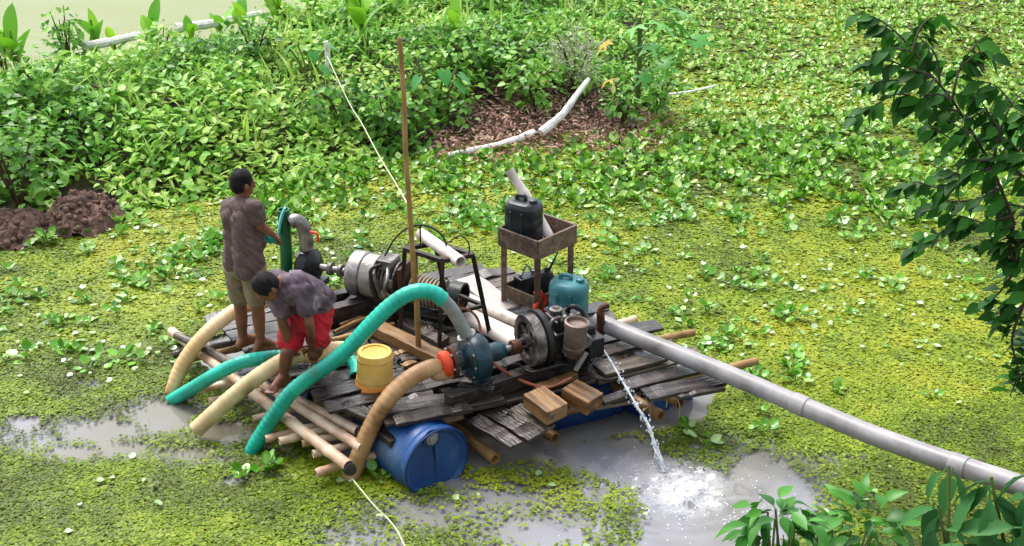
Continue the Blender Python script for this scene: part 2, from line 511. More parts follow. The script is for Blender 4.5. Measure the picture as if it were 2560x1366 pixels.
# ------------------------------------------------------------------ water hyacinth
def hy_leaf(seed):
    r = random.Random(seed)
    h = r.uniform(.6, 1.0)
    v, f = [], []
    path = [(0, 0), (.10, .28 * h), (.22, .5 * h), (.36, .66 * h)]
    rad = [.05, .075, .045, .03]
    for (x, z), q in zip(path, rad):
        for k in range(3):
            a = k * 2.094
            v.append((x + .5 * q * math.cos(a), q * math.sin(a), z))
    for i in range(3):
        for k in range(3):
            a, b = i * 3 + k, i * 3 + (k + 1) % 3
            f += [(a, b, b + 3), (a, b + 3, a + 3)]
    o = len(v)
    bx, bz = path[-1]
    v.append((bx + .24, 0, bz + .02))
    up = r.uniform(.1, .75)
    for k in range(9):
        a = 2 * math.pi * k / 9
        lx, ly = .28 + .30 * math.cos(a), .29 * math.sin(a)
        if k in (0,): lx += .05
        v.append((bx + lx * math.cos(up), ly, bz + lx * math.sin(up) + .10 * (lx * lx + ly * ly)))
    for k in range(9):
        f.append((o, o + 1 + k, o + 1 + (k + 1) % 9))
    return np.array(v), np.array(f)
hy_t = [hy_leaf(s) for s in range(5)]
hy_clumps = [(430, 655, 110, 55, .55), (330, 720, 90, 50, .4), (540, 610, 60, 45, .6), (40, 690, 70, 70, .5), (130, 600, 60, 40, .45), (170, 860, 120, 60, .26), (400, 880, 110, 55, .4), (330, 930, 90, 40, .4), (60, 930, 70, 40, .3), (240, 560, 90, 40, .6),
             (820, 470, 220, 50, .8), (700, 520, 90, 60, .7), (1100, 450, 180, 70, .75), (1250, 560, 200, 60, .45), (1500, 470, 250, 80, .66), (1700, 560, 250, 50, .42), (1950, 480, 260, 90, .52), (2250, 500, 250, 110, .5), (1500, 610, 120, 40, .5), (2450, 380, 150, 90, .7), (2000, 380, 350, 60, .85), (1700, 420, 200, 60, .9),
             (1900, 700, 60, 25, .55), (1980, 800, 60, 25, .7), (1860, 690, 30, 20, .5), (2090, 790, 60, 25, .25), (1560, 740, 70, 45, .5), (1760, 800, 80, 35, .4), (1830, 860, 80, 40, .7), (1900, 960, 60, 40, .85), (1960, 905, 60, 30, .5), (1780, 1080, 70, 40, .8), (1860, 1060, 60, 30, .5), (980, 1215, 45, 22, .95), (1255, 1195, 45, 14, .5), (620, 1160, 60, 35, .5), (560, 1090, 20, 10, .4), (790, 1265, 20, 14, .5), (1390, 1265, 40, 14, .2), (2150, 1250, 60, 40, .3), (2010, 950, 80, 30, .3),
             (200, 1190, 260, 40, .04), (400, 1290, 300, 60, .02), (2200, 1000, 250, 100, .05), (2300, 700, 250, 100, .1), (1700, 690, 150, 60, .15), (1000, 620, 120, 30, .3), (300, 780, 250, 120, .12), (2400, 1100, 100, 40, .2)]
def hy_density(X, Y):
    x, y = PXn(X, Y, 0)
    d = np.zeros_like(x)
    for px, py, sx, sy, w in hy_clumps:
        d = np.maximum(d, w * np.exp(-(((x - px) / sx) ** 2 + ((y - py) / sy) ** 2) ** 1.2))
    d = np.maximum(d, np.where((y < 360) & (x > 1640), .95, 0) * sstep(1640, 1800, x) * sstep(400, 300, y))
    d = np.maximum(d, .05 * sstep(1000, 500, y))
    pl = inside(X, Y, pool) | inside(X, Y, raft_poly)
    return np.where(pl, 0, d)
hyp = []
for y0, y1, n in ((6.3, 9, 1280), (9, 12, 2340), (12, 16, 4900), (16, 27, 10500)):
    X, Y = trap(n, y0, y1)
    k = (rng.random(n) < hy_density(X, Y) * (.55 + .9 * vnoise(X, Y, 1.4, 61, 2)) ** 2) & ~bank_in(X, Y, .05)
    hyp += list(zip(X[k], Y[k]))
hyp.sort(key=lambda p: p[1] ** 2 + p[0] ** 2)
near_sep, near_obj = hyp[:75], hyp[75:300]
hy_m = mat('hyacinth_leaf', ['#376c1a', '#5a9a28', '#80b840', '#bcd69c'], 8, rough=(.16, .28), bump=0, tint=True, rnd=.5, trans=.22, spec=.7)
hy_leaf_me = []
for i, (v, f) in enumerate(hy_t):
    t = np.full(len(v), .3 + .1 * i); t[:12] = .75
    me = tri_mesh('hyacinth_leaf', v, f, t); me.materials.append(hy_m); me.shade_smooth()
    hy_leaf_me.append(me)
def rosette(seed, n=None):
    r = np.random.default_rng(seed)
    n = n or r.integers(5, 10)
    packs = []
    for q in range(n):
        v, f = hy_t[r.integers(0, 5)]
        t = np.clip(r.normal(.5, .3), 0, 1)
        a, b_, c = spread(v, f, np.zeros((1, 3)), np.array([q * 6.28 / n + r.normal(0, .35)]), np.array([r.normal(-.05, .3)]), np.array([r.normal(0, .25)]), np.array([r.uniform(.7, 1.1)]), np.array([t]))
        packs.append((a, b_, c))
    return joinup(packs)
ZONES = [  # photo area (x0, y0, x1, y1) and what is there
    ((880, 1150, 1120, 1300), 'in front of the big blue drum'), ((1150, 1150, 1480, 1300), 'near the open water before the raft'), ((0, 1120, 880, 1400), 'on the weed at lower left'), ((540, 1060, 880, 1250), 'beside the hose ends and bamboo tips'),
    ((1650, 1020, 1960, 1180), 'under the grey pipe close to the raft'), ((1960, 1020, 2560, 1400), 'below the grey pipe at lower right'), ((1780, 820, 2080, 1020), 'off the right corner of the raft'), ((1780, 640, 2150, 820), 'in the patch right of the teal jerrycan'),
    ((2080, 560, 2560, 1020), 'on the open weed at right'), ((1440, 640, 1780, 900), 'just behind the grey pipe start'), ((0, 820, 240, 1120), 'on the weed near the left edge'), ((240, 820, 560, 1020), 'left of the peach hose'),
    ((0, 560, 200, 820), 'below the earth mounds'), ((200, 560, 560, 820), 'left of the standing man'), ((560, 300, 900, 640), 'behind the standing man'), ((900, 300, 1240, 700), 'behind the tall thin pole'), ((1240, 300, 1560, 640), 'behind the wooden stand'),
    ((1560, 300, 1900, 640), 'in the bed right of the wooden stand'), ((1900, 300, 2560, 560), 'in the bed at far right')]
def hy_where(x, y):
    px, py = PXn(x, y, 0)
    for (x0, y0, x1, y1), w in ZONES:
        if x0 <= px < x1 and y0 <= py < y1:
            break
    else:
        w = 'on the weed around the raft'
    return ('{} glossy water hyacinth ' + w, 'green water hyacinth rosette ' + w), w
ORD = 'first second third fourth fifth sixth seventh eighth ninth tenth eleventh twelfth thirteenth fourteenth fifteenth sixteenth seventeenth eighteenth nineteenth twentieth'.split()
zone_x = {}
for x, y in near_sep:
    zone_x.setdefault(hy_where(x, y)[1], []).append(PXn(x, y, 0)[0])
for i, (x, y) in enumerate(near_sep):
    wh, g = hy_where(x, y)
    rank = sorted(zone_x[g]).index(PXn(x, y, 0)[0])
    place = '' if len(zone_x[g]) == 1 else ', ' + (ORD[rank] + ' from left' if rank < 20 else ORD[min(19, len(zone_x[g]) - 1 - rank)] + ' from right')
    e = empty('water_hyacinth', (x, y, .0), random.uniform(0, 6.28))
    s = random.uniform(.075, .14)
    tag(e, wh[0].format('large' if s > .11 else 'small') + place, 'water hyacinth', 'near water hyacinths ' + g)
    n = random.randint(4, 8)
    for q in range(n):
        o = obj('leaf', hy_leaf_me[random.randrange(5)], None, e)
        o.rotation_euler = (random.gauss(0, .25), random.gauss(-.05, .3), q * 6.28 / n + random.gauss(0, .35))
        o.scale = (s * random.uniform(.75, 1.15),) * 3
ros_me = []
for s in range(8):
    V, F, T = rosette(100 + s)
    me = tri_mesh('water_hyacinth', V, F, T); me.materials.append(hy_m); me.shade_smooth(); ros_me.append(me)
for i, (x, y) in enumerate(near_obj):
    wh, g = hy_where(x, y)
    o = obj('water_hyacinth', ros_me[i % 8], None, None, (x, y, .0), (0, 0, random.uniform(0, 6.28)))
    o.scale = (random.uniform(.085, .14),) * 3
    tag(o, wh[1], 'water hyacinth', 'farther water hyacinths ' + g)
packs = []
ros_np = [rosette(200 + s) for s in range(10)]
rest = np.array(hyp[300:])
sel = rng.integers(0, 10, len(rest))
for s in range(10):
    q = rest[sel == s]; m = len(q)
    if not m: continue
    v, f, t = ros_np[s]
    px, py = PXn(q[:, 0], q[:, 1], 0)
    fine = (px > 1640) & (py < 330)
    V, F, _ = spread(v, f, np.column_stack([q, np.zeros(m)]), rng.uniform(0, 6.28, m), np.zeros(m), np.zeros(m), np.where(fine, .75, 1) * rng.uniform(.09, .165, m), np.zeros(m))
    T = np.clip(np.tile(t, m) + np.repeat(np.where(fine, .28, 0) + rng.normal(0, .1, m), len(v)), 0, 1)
    packs.append((V, F, T))
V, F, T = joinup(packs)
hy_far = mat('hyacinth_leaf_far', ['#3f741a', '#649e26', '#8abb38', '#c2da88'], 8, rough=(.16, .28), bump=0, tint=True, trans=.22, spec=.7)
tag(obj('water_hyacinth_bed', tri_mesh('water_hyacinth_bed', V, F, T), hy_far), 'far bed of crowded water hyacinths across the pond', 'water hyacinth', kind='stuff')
print('hyacinths', len(hyp))
# ------------------------------------------------------------------ bank vegetation
leaf_v = [(0, 0, 0), (.18, .34, .06), (.55, .33, .05), (1, 0, -.10), (.55, -.33, .05), (.18, -.34, .06), (.45, 0, -.02)]
leaf_f = [(0, 6, 1), (1, 6, 2), (2, 6, 3), (3, 6, 4), (4, 6, 5), (5, 6, 0)]
lance_v = [(0, 0, 0), (.3, .13, .03), (.65, .12, .0), (1, 0, -.16), (.65, -.12, .0), (.3, -.13, .03), (.48, 0, -.02)]
creeper_m = mat('creeper_leaf', ['#3a6620', '#5e9832', '#82b646', '#a4c65a', '#c0d478'], 8, rough=(.3, .45), bump=0, tint=True, trans=.32, spec=.35)
def bare(X, Y):
    """bare earth: the two mounds on the left and the strip of dead plants"""
    x, y = PXn(X, Y, .15)
    b = np.zeros_like(x)
    for px, py, sx, sy in ((40, 545, 62, 62), (205, 520, 85, 58), (1330, 300, 185, 62), (1520, 300, 125, 60), (1180, 350, 130, 36), (1560, 340, 90, 30)):
        b = np.maximum(b, np.exp(-(((x - px) / sx) ** 2 + ((y - py) / sy) ** 2) ** 2))
    return b
n = 150000
Y = rng.uniform(10.5, 25, n); X = rng.uniform(-13, 6, n)
d = seg_dist(X, Y, shore)
df = seg_dist(X, Y, far) * np.where(inside(X, Y, field_poly), -1, 1)
px, py = PXn(X, Y, .4)
k = inside(X, Y, bank_poly) & (df > -.15) & (rng.random(n) > bare(X, Y) * 1.3) & (px > -150) & (py > -220)
X, Y, d, df = X[k], Y[k], d[k], df[k]; m = len(X)
hum = vnoise(X, Y, 1.1, 71, 3)                                # humps of creeper over hidden shrubs
hum2 = vnoise(X, Y, 2.6, 75, 2)
top = (.08 + .6 * np.clip(hum - .3, 0, 1) + .2 * hum2) * sstep(0, .9, d) * (.2 + .8 * sstep(-.2, 2.2, df)) + .05
lay = rng.random(m) ** .45
Z = bank_z(X, Y) + top * lay
t = np.clip(.48 + (vnoise(X, Y, .9, 81, 2) - .5) * 1.0 + rng.normal(0, .18, m), 0, 1)
size = (.06 + .075 * vnoise(X, Y, .7, 85, 2)) * rng.uniform(.65, 1.35, m)
half = rng.random(m) < .68                                   # two kinds of leaf, broad and narrow, grow in drifts
half = np.where(vnoise(X, Y, 1.6, 88, 2) > .52, half, rng.random(m) < .9)
yw_, pt_, rl_ = rng.uniform(0, 6.28, m), rng.normal(.12, .5, m), rng.normal(0, .45, m)
Pq = np.stack([X, Y, Z], -1)
V, F, T = joinup([spread(leaf_v, leaf_f, Pq[half], yw_[half], pt_[half], rl_[half], size[half], t[half]),
                  spread(lance_v, leaf_f, Pq[~half], yw_[~half], pt_[~half] - .4, rl_[~half], size[~half] * 1.5, np.clip(t[~half] + .12, 0, 1))])
# tall grass blades standing up through the creeper in tufts
ng = 1300
gc = rng.integers(0, m, 210)
gi = gc[rng.integers(0, 210, ng)]
Xg, Yg = X[gi] + rng.normal(0, .13, ng), Y[gi] + rng.normal(0, .13, ng)
Zg = bank_z(Xg, Yg) + .12
blade_v = [(0, -.03, 0), (0, .03, 0), (.5, -.035, .02), (.5, .035, .02), (1, 0, -.12)]
blade_f = [(0, 1, 3), (0, 3, 2), (2, 3, 4)]
dfg = seg_dist(Xg, Yg, far)
ok = bank_in(Xg, Yg, .5) & (rng.random(ng) > bare(Xg, Yg) * 2)
Vg = spread(blade_v, blade_f, np.stack([Xg, Yg, Zg], -1)[ok], rng.uniform(0, 6.28, ok.sum()), rng.normal(-1.1, .3, ok.sum()), rng.normal(0, .3, ok.sum()), rng.uniform(.22, .6, ok.sum()) * (.5 + .5 * sstep(0, 2, dfg[ok])), np.clip(rng.normal(.75, .15, ok.sum()), 0, 1))
V, F, T = joinup([(V, F, T), Vg])
tag(obj('creeper', tri_mesh('creeper', V, F, T), creeper_m), 'dense green creeper smothering the bank behind the raft', 'creeper', kind='stuff')

stem_m = mat('green_stem', ['#3d4d1e', '#5d6a2c'], 6, rough=(.5, .7), bump=.1)
woody_m = mat('woody_stem', ['#3a2c1e', '#57452f'], 10, rough=(.7, .9), bump=.4)
def shrub(px, py, w, h, n, label, m, size=.12, tpl=(leaf_v, leaf_f), zbase=None, cat='shrub', name='leafy_shrub', tmean=.4, upright=.2, group=None):
    """upright bush: a crown of leaves on several stems; (px, py) is the photo pixel of its foot"""
    p = P(px, py, .45)
    z0 = float(bank_z(np.array([p.x]), np.array([p.y]))[0]) if zbase is None else zbase
    e = empty(name, (p.x, p.y, z0))
    r = np.random.default_rng(int(px * 7 + py))
    mb = MB()
    tips = []
    for q in range(5):
        a = r.uniform(0, 6.28)
        tip = Vector((math.cos(a) * w * .35, math.sin(a) * w * .35, h * r.uniform(.6, .95)))
        mb.tube(catmull([(0, 0, -.05), tip * .5 + Vector((0, 0, .1)), tip], 4), [.018 - .012 * i / 8 for i in range(9)], 5)
        tips.append(tip)
    mb.build('stem', woody_m, e)
    u = r.normal(0, 1, (n, 3)); u /= np.linalg.norm(u, axis=1)[:, None]
    rad = r.random(n) ** .4
    lump = 1 + .35 * np.sin(u[:, 0] * 5 + px) * np.sin(u[:, 1] * 4 + py) + .25 * np.sin(u[:, 2] * 7)
    pos = u * rad[:, None] * lump[:, None] * np.array([w * .5, w * .5, h * .5]) + np.array([0, 0, h * .52])
    V, F, T = spread(tpl[0], tpl[1], pos, np.arctan2(u[:, 1], u[:, 0]) + r.normal(0, .7, n), r.normal(upright, .45, n), r.normal(0, .5, n), size * r.uniform(.6, 1.35, n), np.clip(r.normal(tmean, .2, n), 0, 1))
    obj('crown', tri_mesh('crown', V, F, T), m, e)
    return tag(e, label, cat, group)
shrub(35, 440, 1.0, 1.35, 420, 'dark leafy shrub on the bank at the far left edge', creeper_m, .10, tmean=.18)
shrub(120, 300, .9, .8, 260, 'broad mid-green bush between the far-left shrub and the pale field', creeper_m, .10, tmean=.35)
shrub(172, 160, .55, 1.05, 240, 'slender upright bush standing against the pale field', creeper_m, .10, tmean=.3)
shrub(12, 170, .5, .9, 160, 'light green leafy clump at the upper left edge by the pale field', creeper_m, .10, tmean=.6)
shrub(470, 215, .7, .6, 220, 'dark rounded bush in the middle of the creepers', creeper_m, .10, tmean=.15)
shrub(640, 190, .8, .75, 260, 'dark bush below the white pole on the ridge', creeper_m, .10, tmean=.2)
shrub(850, 270, 1.1, .7, 300, 'dark hollow bush left of the tall thin pole', creeper_m, .10, tmean=.12)
shrub(960, 290, .8, .75, 240, 'dark bush just left of the tall thin pole top', creeper_m, .10, tmean=.18)
shrub(1180, 180, 1.3, .8, 420, 'wide mid-green bush right of the tall thin pole top', creeper_m, .10, tmean=.32)
shrub(1330, 215, .9, .7, 300, 'green bush above the strip of dead plants', creeper_m, .10, tmean=.4)
shrub(410, 150, .7, .6, 200, 'pale green bush under the white pole on the ridge', creeper_m, .10, tmean=.55)
shrub(740, 110, 1.1, .7, 280, 'bright green bush on the ridge top above the rope stake', creeper_m, .10, tmean=.62)
shrub(1250, 60, 1.4, .8, 340, 'mid-green bush at the top edge of the bank', creeper_m, .10, tmean=.4)
shrub(1050, 40, 1.2, .8, 300, 'grey-green bush at the top edge above the thin pole', creeper_m, .10, tmean=.45)
dry_m = mat('dry_leaf', ['#5e6a48', '#7f8a66', '#a3ac8c', '#b9bfa6'], 8, rough=(.6, .8), bump=0, tint=True, trans=.2)
shrub(1440, 195, .8, .95, 700, 'grey-green dry feathery bush beside the lobed-leaf plant', dry_m, .09, (lance_v, leaf_f), tmean=.5, upright=-.6)

# upright paddle-leaved plants along the ridge
pad_m = mat('paddle_leaf', ['#3d7a1c', '#5da024', '#86bd2c', '#a5cc3a'], 5, rough=(.3, .42), bump=0, tint=True, rnd=.5, trans=.3, spec=.5)
def paddle(L, W, seed):
    """broad blade on a stalk, folded along the midrib, 2 x 7 quads"""
    r = random.Random(seed)
    v, f = [], []
    bend = r.uniform(.2, .7)
    for i in range(9):
        t = i / 8
        w = W * (math.sin(math.pi * min(1, t * .96 + .04)) ** .7) * .5 if t > .02 else .004
        x = bend * L * t * t * .6
        z = L * t * (1 - .18 * t)
        for s in (-1, 0, 1):
            v.append((x + (0 if s == 0 else -.18 * w), s * w, z))
    for i in range(8):
        for s in (0, 1):
            a = i * 3 + s
            f += [(a, a + 1, a + 4), (a, a + 4, a + 3)]
    return tri_mesh('leaf', v, f, [.5] * len(v))
pads = [paddle(.62, .2, s) for s in range(4)]
for me in pads: me.materials.append(pad_m); me.shade_smooth()
def paddle_plant(px, py, n, s, label, z=None):
    p = P(px, py, .55)
    z0 = float(bank_z(np.array([p.x]), np.array([p.y]))[0]) if z is None else z
    e = empty('paddle_plant', (p.x, p.y, z0))
    r = random.Random(px)
    MB().tube([(0, 0, -.1), (.01, 0, .3 * s), (0, .01, .62 * s)], [.03 * s, .025 * s, .015 * s], 7).build('stem', stem_m, e)
    for q in range(n):
        o = obj('leaf', pads[q % 4], None, e, (0, 0, s * (.12 + .4 * q / n)), (r.gauss(0, .12), r.uniform(-.1, .55), q * 2.4 + r.uniform(-.5, .5)))
        o.scale = (s, s, s)
    return tag(e, label, 'plant', 'paddle-leaved plants along the ridge')
for a in ((905, 125, 5, 1.25, 'lime green paddle-leaved plant left of the thin pole top'), (700, 95, 5, 1.0, 'paddle-leaved plant right of the white pole on the ridge'), (552, 75, 4, .8, 'short paddle-leaved plant in front of the white pole near its middle'),
          (612, 70, 4, .9, 'paddle-leaved plant before the right end of the white pole'), (385, 100, 4, 1.0, 'paddle-leaved plant between the two lengths of white pole'), (478, 100, 3, .8, 'small paddle-leaved plant at the left end of the right white pole'),
          (235, 112, 3, 1.1, 'tall thin paddle-leaved plant at the left end of the left white pole'), (285, 112, 3, .7, 'small paddle-leaved plant in front of the left white pole'), (960, 70, 5, 1.0, 'blue-green paddle-leaved plant at the top edge near the thin pole'),
          (40, 155, 4, 1.2, 'upright paddle-leaved plant at the upper left edge'), (1140, 130, 4, .9, 'small paddle-leaved plant right of the thin pole top'), (790, 60, 5, 1.0, 'paddle-leaved plant at the top edge above the rope stake'), (870, 40, 5, 1.1, 'paddle-leaved plant at the top edge left of the lime green one')):
    paddle_plant(*a)
# elephant-ear leaves beside the thin pole
ear_m = mat('ear_leaf', ['#2b6a28', '#3f8a38', '#5aa04a'], 5, rough=(.3, .4), bump=0, tint=True, rnd=.5, trans=.2)
def ear_leaf():
    out = [(0, 0), (-.16, .16), (-.1, .34), (.15, .38), (.5, .26), (.85, 0), (.5, -.26), (.15, -.38), (-.1, -.34), (-.16, -.16)]
    v = [(x, y, -.25 * x * x + .12 * abs(y)) for x, y in out] + [(.3, 0, -.03)]
    f = [(10, i, (i + 1) % 10) for i in range(10)]
    me = tri_mesh('leaf', v, f, [.5] * 11); me.shade_smooth(); me.materials.append(ear_m)
    return me
ear_me = ear_leaf()
def ear_plant(px, py, n, s, label, z=None):
    p = P(px, py, .4)
    z0 = float(bank_z(np.array([p.x]), np.array([p.y]))[0]) if z is None else z
    e = empty('elephant_ear', (p.x, p.y, z0))
    r = random.Random(px + 3)
    for q in range(n):
        a = q * 2.4 + r.uniform(-.4, .4)
        tip = Vector((math.cos(a) * .28, math.sin(a) * .28, r.uniform(.35, .75))) * s
        st = MB().tube(catmull([(0, 0, 0), tip * .5 + Vector((0, 0, .08)), tip], 4), [.014 * s] * 9, 5).build('stalk', stem_m, e)
        o = obj('leaf', ear_me, None, e, tip, (0, r.uniform(.3, .9), a)); o.scale = (.22 * s,) * 3
    return tag(e, label, 'plant', 'elephant-ear plants on the bank')
ear_plant(1095, 250, 9, 1.1, 'elephant-ear plant with broad drooping leaves just right of the thin pole')
ear_plant(1010, 235, 7, .8, 'smaller elephant-ear plant behind the thin pole')
ear_plant(780, 235, 7, .9, 'elephant-ear plant below the rope stake')

# plant with big lobed leaves and two dying yellow leaves
lob_m = mat('lobed_leaf', ['#35752c', '#529a40', '#7ab45c'], 5, rough=(.35, .5), bump=0, tint=True, rnd=.4, trans=.25)
yel_m = mat('dying_leaf', ['#a8832a', '#c39a35', '#b8873a'], 6, rough=(.5, .7), bump=0, trans=.25)
def lobed():
    v, f = [(0, 0, 0)], []
    for k in range(7):
        a = R(-150 + 50 * k)
        L = (.62, .8, .95, 1.05, .95, .8, .62)[k]
        i = len(v)
        for t, w in ((.45, .085), (.7, .10), (1.0, 0.01)):
            for s in (-1, 1):
                v.append((L * t * math.cos(a) - s * w * math.sin(a), L * t * math.sin(a) + s * w * math.cos(a), -.28 * (L * t) ** 2))
        f += [(0, i, i + 1), (i, i + 2, i + 3), (i, i + 3, i + 1), (i + 2, i + 4, i + 5), (i + 2, i + 5, i + 3)]
        if k < 6: f.append((0, i + 1, i + 6))
    return v, f
lv, lf = lobed()
pp = P(1590, 235, .3)
pe = empty('lobed_leaf_plant', (pp.x, pp.y, .1))
MB().tube(catmull([(0, 0, -.2), (.03, 0, .5), (0, .02, 1.25)], 5), [.05 - .0025 * i for i in range(11)], 8).build('stem', stem_m, pe)
lob_me = tri_mesh('leaf', lv, lf, [.5] * len(lv)); lob_me.materials.append(lob_m); lob_me.shade_smooth()
yel_me = tri_mesh('leaf', lv, lf, [.5] * len(lv)); yel_me.materials.append(yel_m); yel_me.shade_smooth()
for q, (dx, dy, dz, s, yl) in enumerate(((.25, -.3, 1.25, .42, 0), (.5, -.1, 1.2, .48, 0), (.1, -.45, 1.0, .4, 0), (-.1, -.3, 1.2, .4, 0), (.55, .2, 1.3, .5, 0), (.2, .3, 1.45, .45, 0), (-.3, .1, 1.3, .4, 0), (.75, -.2, 1.0, .4, 0), (-.46, -.25, .98, .27, 1), (-.42, -.5, .55, .27, 1), (.3, -.4, .75, .32, 0), (.05, -.5, .6, .3, 0))):
    st = MB().tube(catmull([(0, 0, dz - .25), (dx * .5, dy * .5, dz + .02), (dx, dy, dz)], 4), .009, 5).build('stalk', stem_m, pe)
    o = obj('leaf', yel_me if yl else lob_me, None, pe, (dx, dy, dz), (random.gauss(0, .3), random.uniform(.0, .6), math.atan2(dy, dx)))
    o.scale = (s * .72,) * 3
    if yl: tag(o, 'yellow dying lobed leaf')
tag(pe, 'plant with big lobed leaves and yellow dying leaves above the dead plants', 'plant')
for i, (x, y, h) in enumerate(((1650, 215, .5), (1560, 240, .35))):
    shrub(x, y, .5, h + .2, 120, ('low bush under the lobed-leaf plant on its right', 'low bush at the foot of the lobed-leaf plant')[i], creeper_m, .10, tmean=.25)

# ------------------------------------------------------------------ white poles, dead log, earth mounds
def noisy_tube(pts, r0, r1, step=.05, seg=9, rough_=.12, seed=1, hollow=0):
    c, L = resample(catmull(pts, 8), step)
    r = random.Random(seed)
    n = len(c)
    rad = [(r0 + (r1 - r0) * i / (n - 1)) * (1 + r.uniform(-rough_, rough_)) for i in range(n)]
    return MB().tube(c, rad, seg, True, hollow)
white_m = mat('bleached_wood', ['#c9c6be', '#e0ded8', '#a5a29c'], 7, stretch=(1, 1, 1), rough=(.45, .65), bump=.35)
def log(name, pts, r0, r1, label, m=white_m, cat='log', seed=1):
    return tag(noisy_tube(pts, r0, r1, seed=seed).build(name, m, None, origin=pts[0]), label, cat)
log('white_pole', [P(205, 118, .62), P(270, 106, .66), P(350, 88, .62)], .07, .055, 'short white pole lying along the edge of the pale field', cat='pole')
log('white_pole', [P(440, 72, .66), P(540, 58, .66), P(652, 36, .66)], .075, .06, 'long white pole along the top of the ridge', cat='pole', seed=2)
log('dead_log', [P(1352, 332, .14), P(1385, 305, .24), P(1412, 280, .34), P(1440, 240, .5), P(1472, 198, .66)], .06, .03, 'bleached dead log slanting up out of the dead plants', seed=3)
log('fallen_branch', [P(1120, 388, .06), P(1200, 372, .08), P(1270, 356, .10), P(1335, 332, .12)], .03, .05, 'thin pale branch lying along the foot of the dead plants', seed=4, cat='branch')
log('fallen_stick', [P(1640, 238, .2), P(1710, 232, .22), P(1790, 215, .25)], .018, .015, 'thin pale stick lying right of the dead plants', seed=6, cat='stick')
earth_m = mat('dug_earth', ['#3a2a24', '#5a4238', '#705649', '#46352c'], 9, rough=(.8, .95), bump=1.0, bscale=30)
def mound(px, py, rx, ry, h, label, seed):
    p = P(px, py, .05)
    e_n = 46
    a = np.linspace(-1, 1, e_n)
    X, Y = np.meshgrid(a, a)
    rr_ = np.hypot(X, Y)
    Z = h * np.clip(1 - rr_ ** 2.2, -.15, 1) * (.3 + 1.1 * vnoise(X, Y, 2.6, seed, 4)) + .14 * (vnoise(X, Y, 8, seed + 9, 2) - .5)
    o = obj('earth_mound', grid_mesh('earth_mound', X * rx, Y * ry, Z), earth_m, None, p)
    r = np.random.default_rng(seed)
    n = 140
    th, q = r.uniform(0, 6.28, n), np.sqrt(r.random(n)) * .95
    zz = h * np.clip(1 - q ** 2.2, 0, 1) * (.3 + 1.1 * vnoise(np.cos(th) * q, np.sin(th) * q, 2.6, seed, 4))
    cv = np.array([(1, 0, 0), (-1, .1, 0), (0, 1, .1), (.1, -.9, 0), (0, 0, .8), (0, .1, -.8)])
    cf = np.array([(0, 2, 4), (2, 1, 4), (1, 3, 4), (3, 0, 4), (2, 0, 5), (1, 2, 5), (3, 1, 5), (0, 3, 5)])
    V, F, T = spread(cv, cf, np.stack([np.cos(th) * q * rx, np.sin(th) * q * ry, zz], -1), r.uniform(0, 6.28, n), r.normal(0, .6, n), r.normal(0, .6, n), r.uniform(.02, .06, n), r.random(n))
    tag(obj('clod', tri_mesh('clod', V, F, T), earth_m, o), kind='stuff')
    return tag(o, label, 'mound')
mound(35, 578, .38, .45, .24, 'dark dug earth mound at the far left edge', 3)
mound(205, 548, .44, .45, .3, 'dark dug earth mound with crumbling clods right of the edge one', 8)
dead_m = mat('dead_stalk', ['#6a4a3c', '#8c6858', '#a28070', '#b09a80'], 8, rough=(.7, .9), bump=0, tint=True)
n = 30000
Y = rng.uniform(11.5, 18, n); X = rng.uniform(-1.8, 3.2, n)
px, py = PXn(X, Y, .15)
k = (rng.random(n) < bare(X, Y)) & (px > 1000)
X, Y = X[k], Y[k]; m = len(X)
Z = np.maximum(bank_z(X, Y), 0) + .02 + .22 * rng.random(m) ** 2 * vnoise(X, Y, 2, 91, 2)
V1 = spread(lance_v, leaf_f, np.stack([X, Y, Z], -1), rng.uniform(0, 6.28, m), rng.normal(-.1, .4, m), rng.normal(0, .8, m), rng.uniform(.04, .13, m), rng.random(m))
tag(obj('dead_plants', tri_mesh('dead_plants', *V1), dead_m), 'strip of brown dead water plants heaped on the shore', 'dead plants', kind='stuff')
# ------------------------------------------------------------------ the raft
wood_m = mat('wet_plank', ['#17120f', '#2b2320', '#41362f', '#241c18'], 3, stretch=(.6, 7, 7), rough=(.10, .45), bump=.5, bscale=9, rnd=.35, spec=.7)
old_m = mat('weathered_plank', ['#2e2722', '#4a4038', '#665b50'], 3, stretch=(.6, 7, 7), rough=(.15, .5), bump=.5, bscale=9, rnd=.3, spec=.5)
fresh_m = mat('fresh_timber', ['#4a321f', '#70502f', '#8a6a44', '#5c4228'], 3, stretch=(.7, 6, 6), rough=(.35, .55), bump=.3, rnd=.25)
bamboo_m = mat('bamboo', ['#a5866a', '#c9ab90', '#dcc6ac', '#b08c6c'], 4, stretch=(1, 1, 1), rough=(.3, .5), bump=.2, rnd=.4)
brown_bam = mat('brown_bamboo', ['#5e4424', '#836236', '#9c7a4a'], 5, rough=(.35, .55), bump=.2, rnd=.3)
black_m = mat('tarred_timber', ['#141110', '#231d1a', '#37302c'], 3, stretch=(.6, 6, 6), rough=(.25, .6), bump=.5, rnd=.2)
DZ = .42
O_ = P(870, 1168, .2)
vb, va = Vector((math.cos(R(24)), math.sin(R(24)), 0)), Vector((math.cos(R(128)), math.sin(R(128)), 0))
def RF(b, a, z=DZ):
    return Vector((O_.x, O_.y, 0)) + vb * b + va * a + Vector((0, 0, z))
raft = empty('raft', (O_.x + 1.0, O_.y + 1.2, 0))
tag(raft, 'makeshift plank and bamboo pump raft floating on blue drums', 'raft')
RL = raft.location.copy()
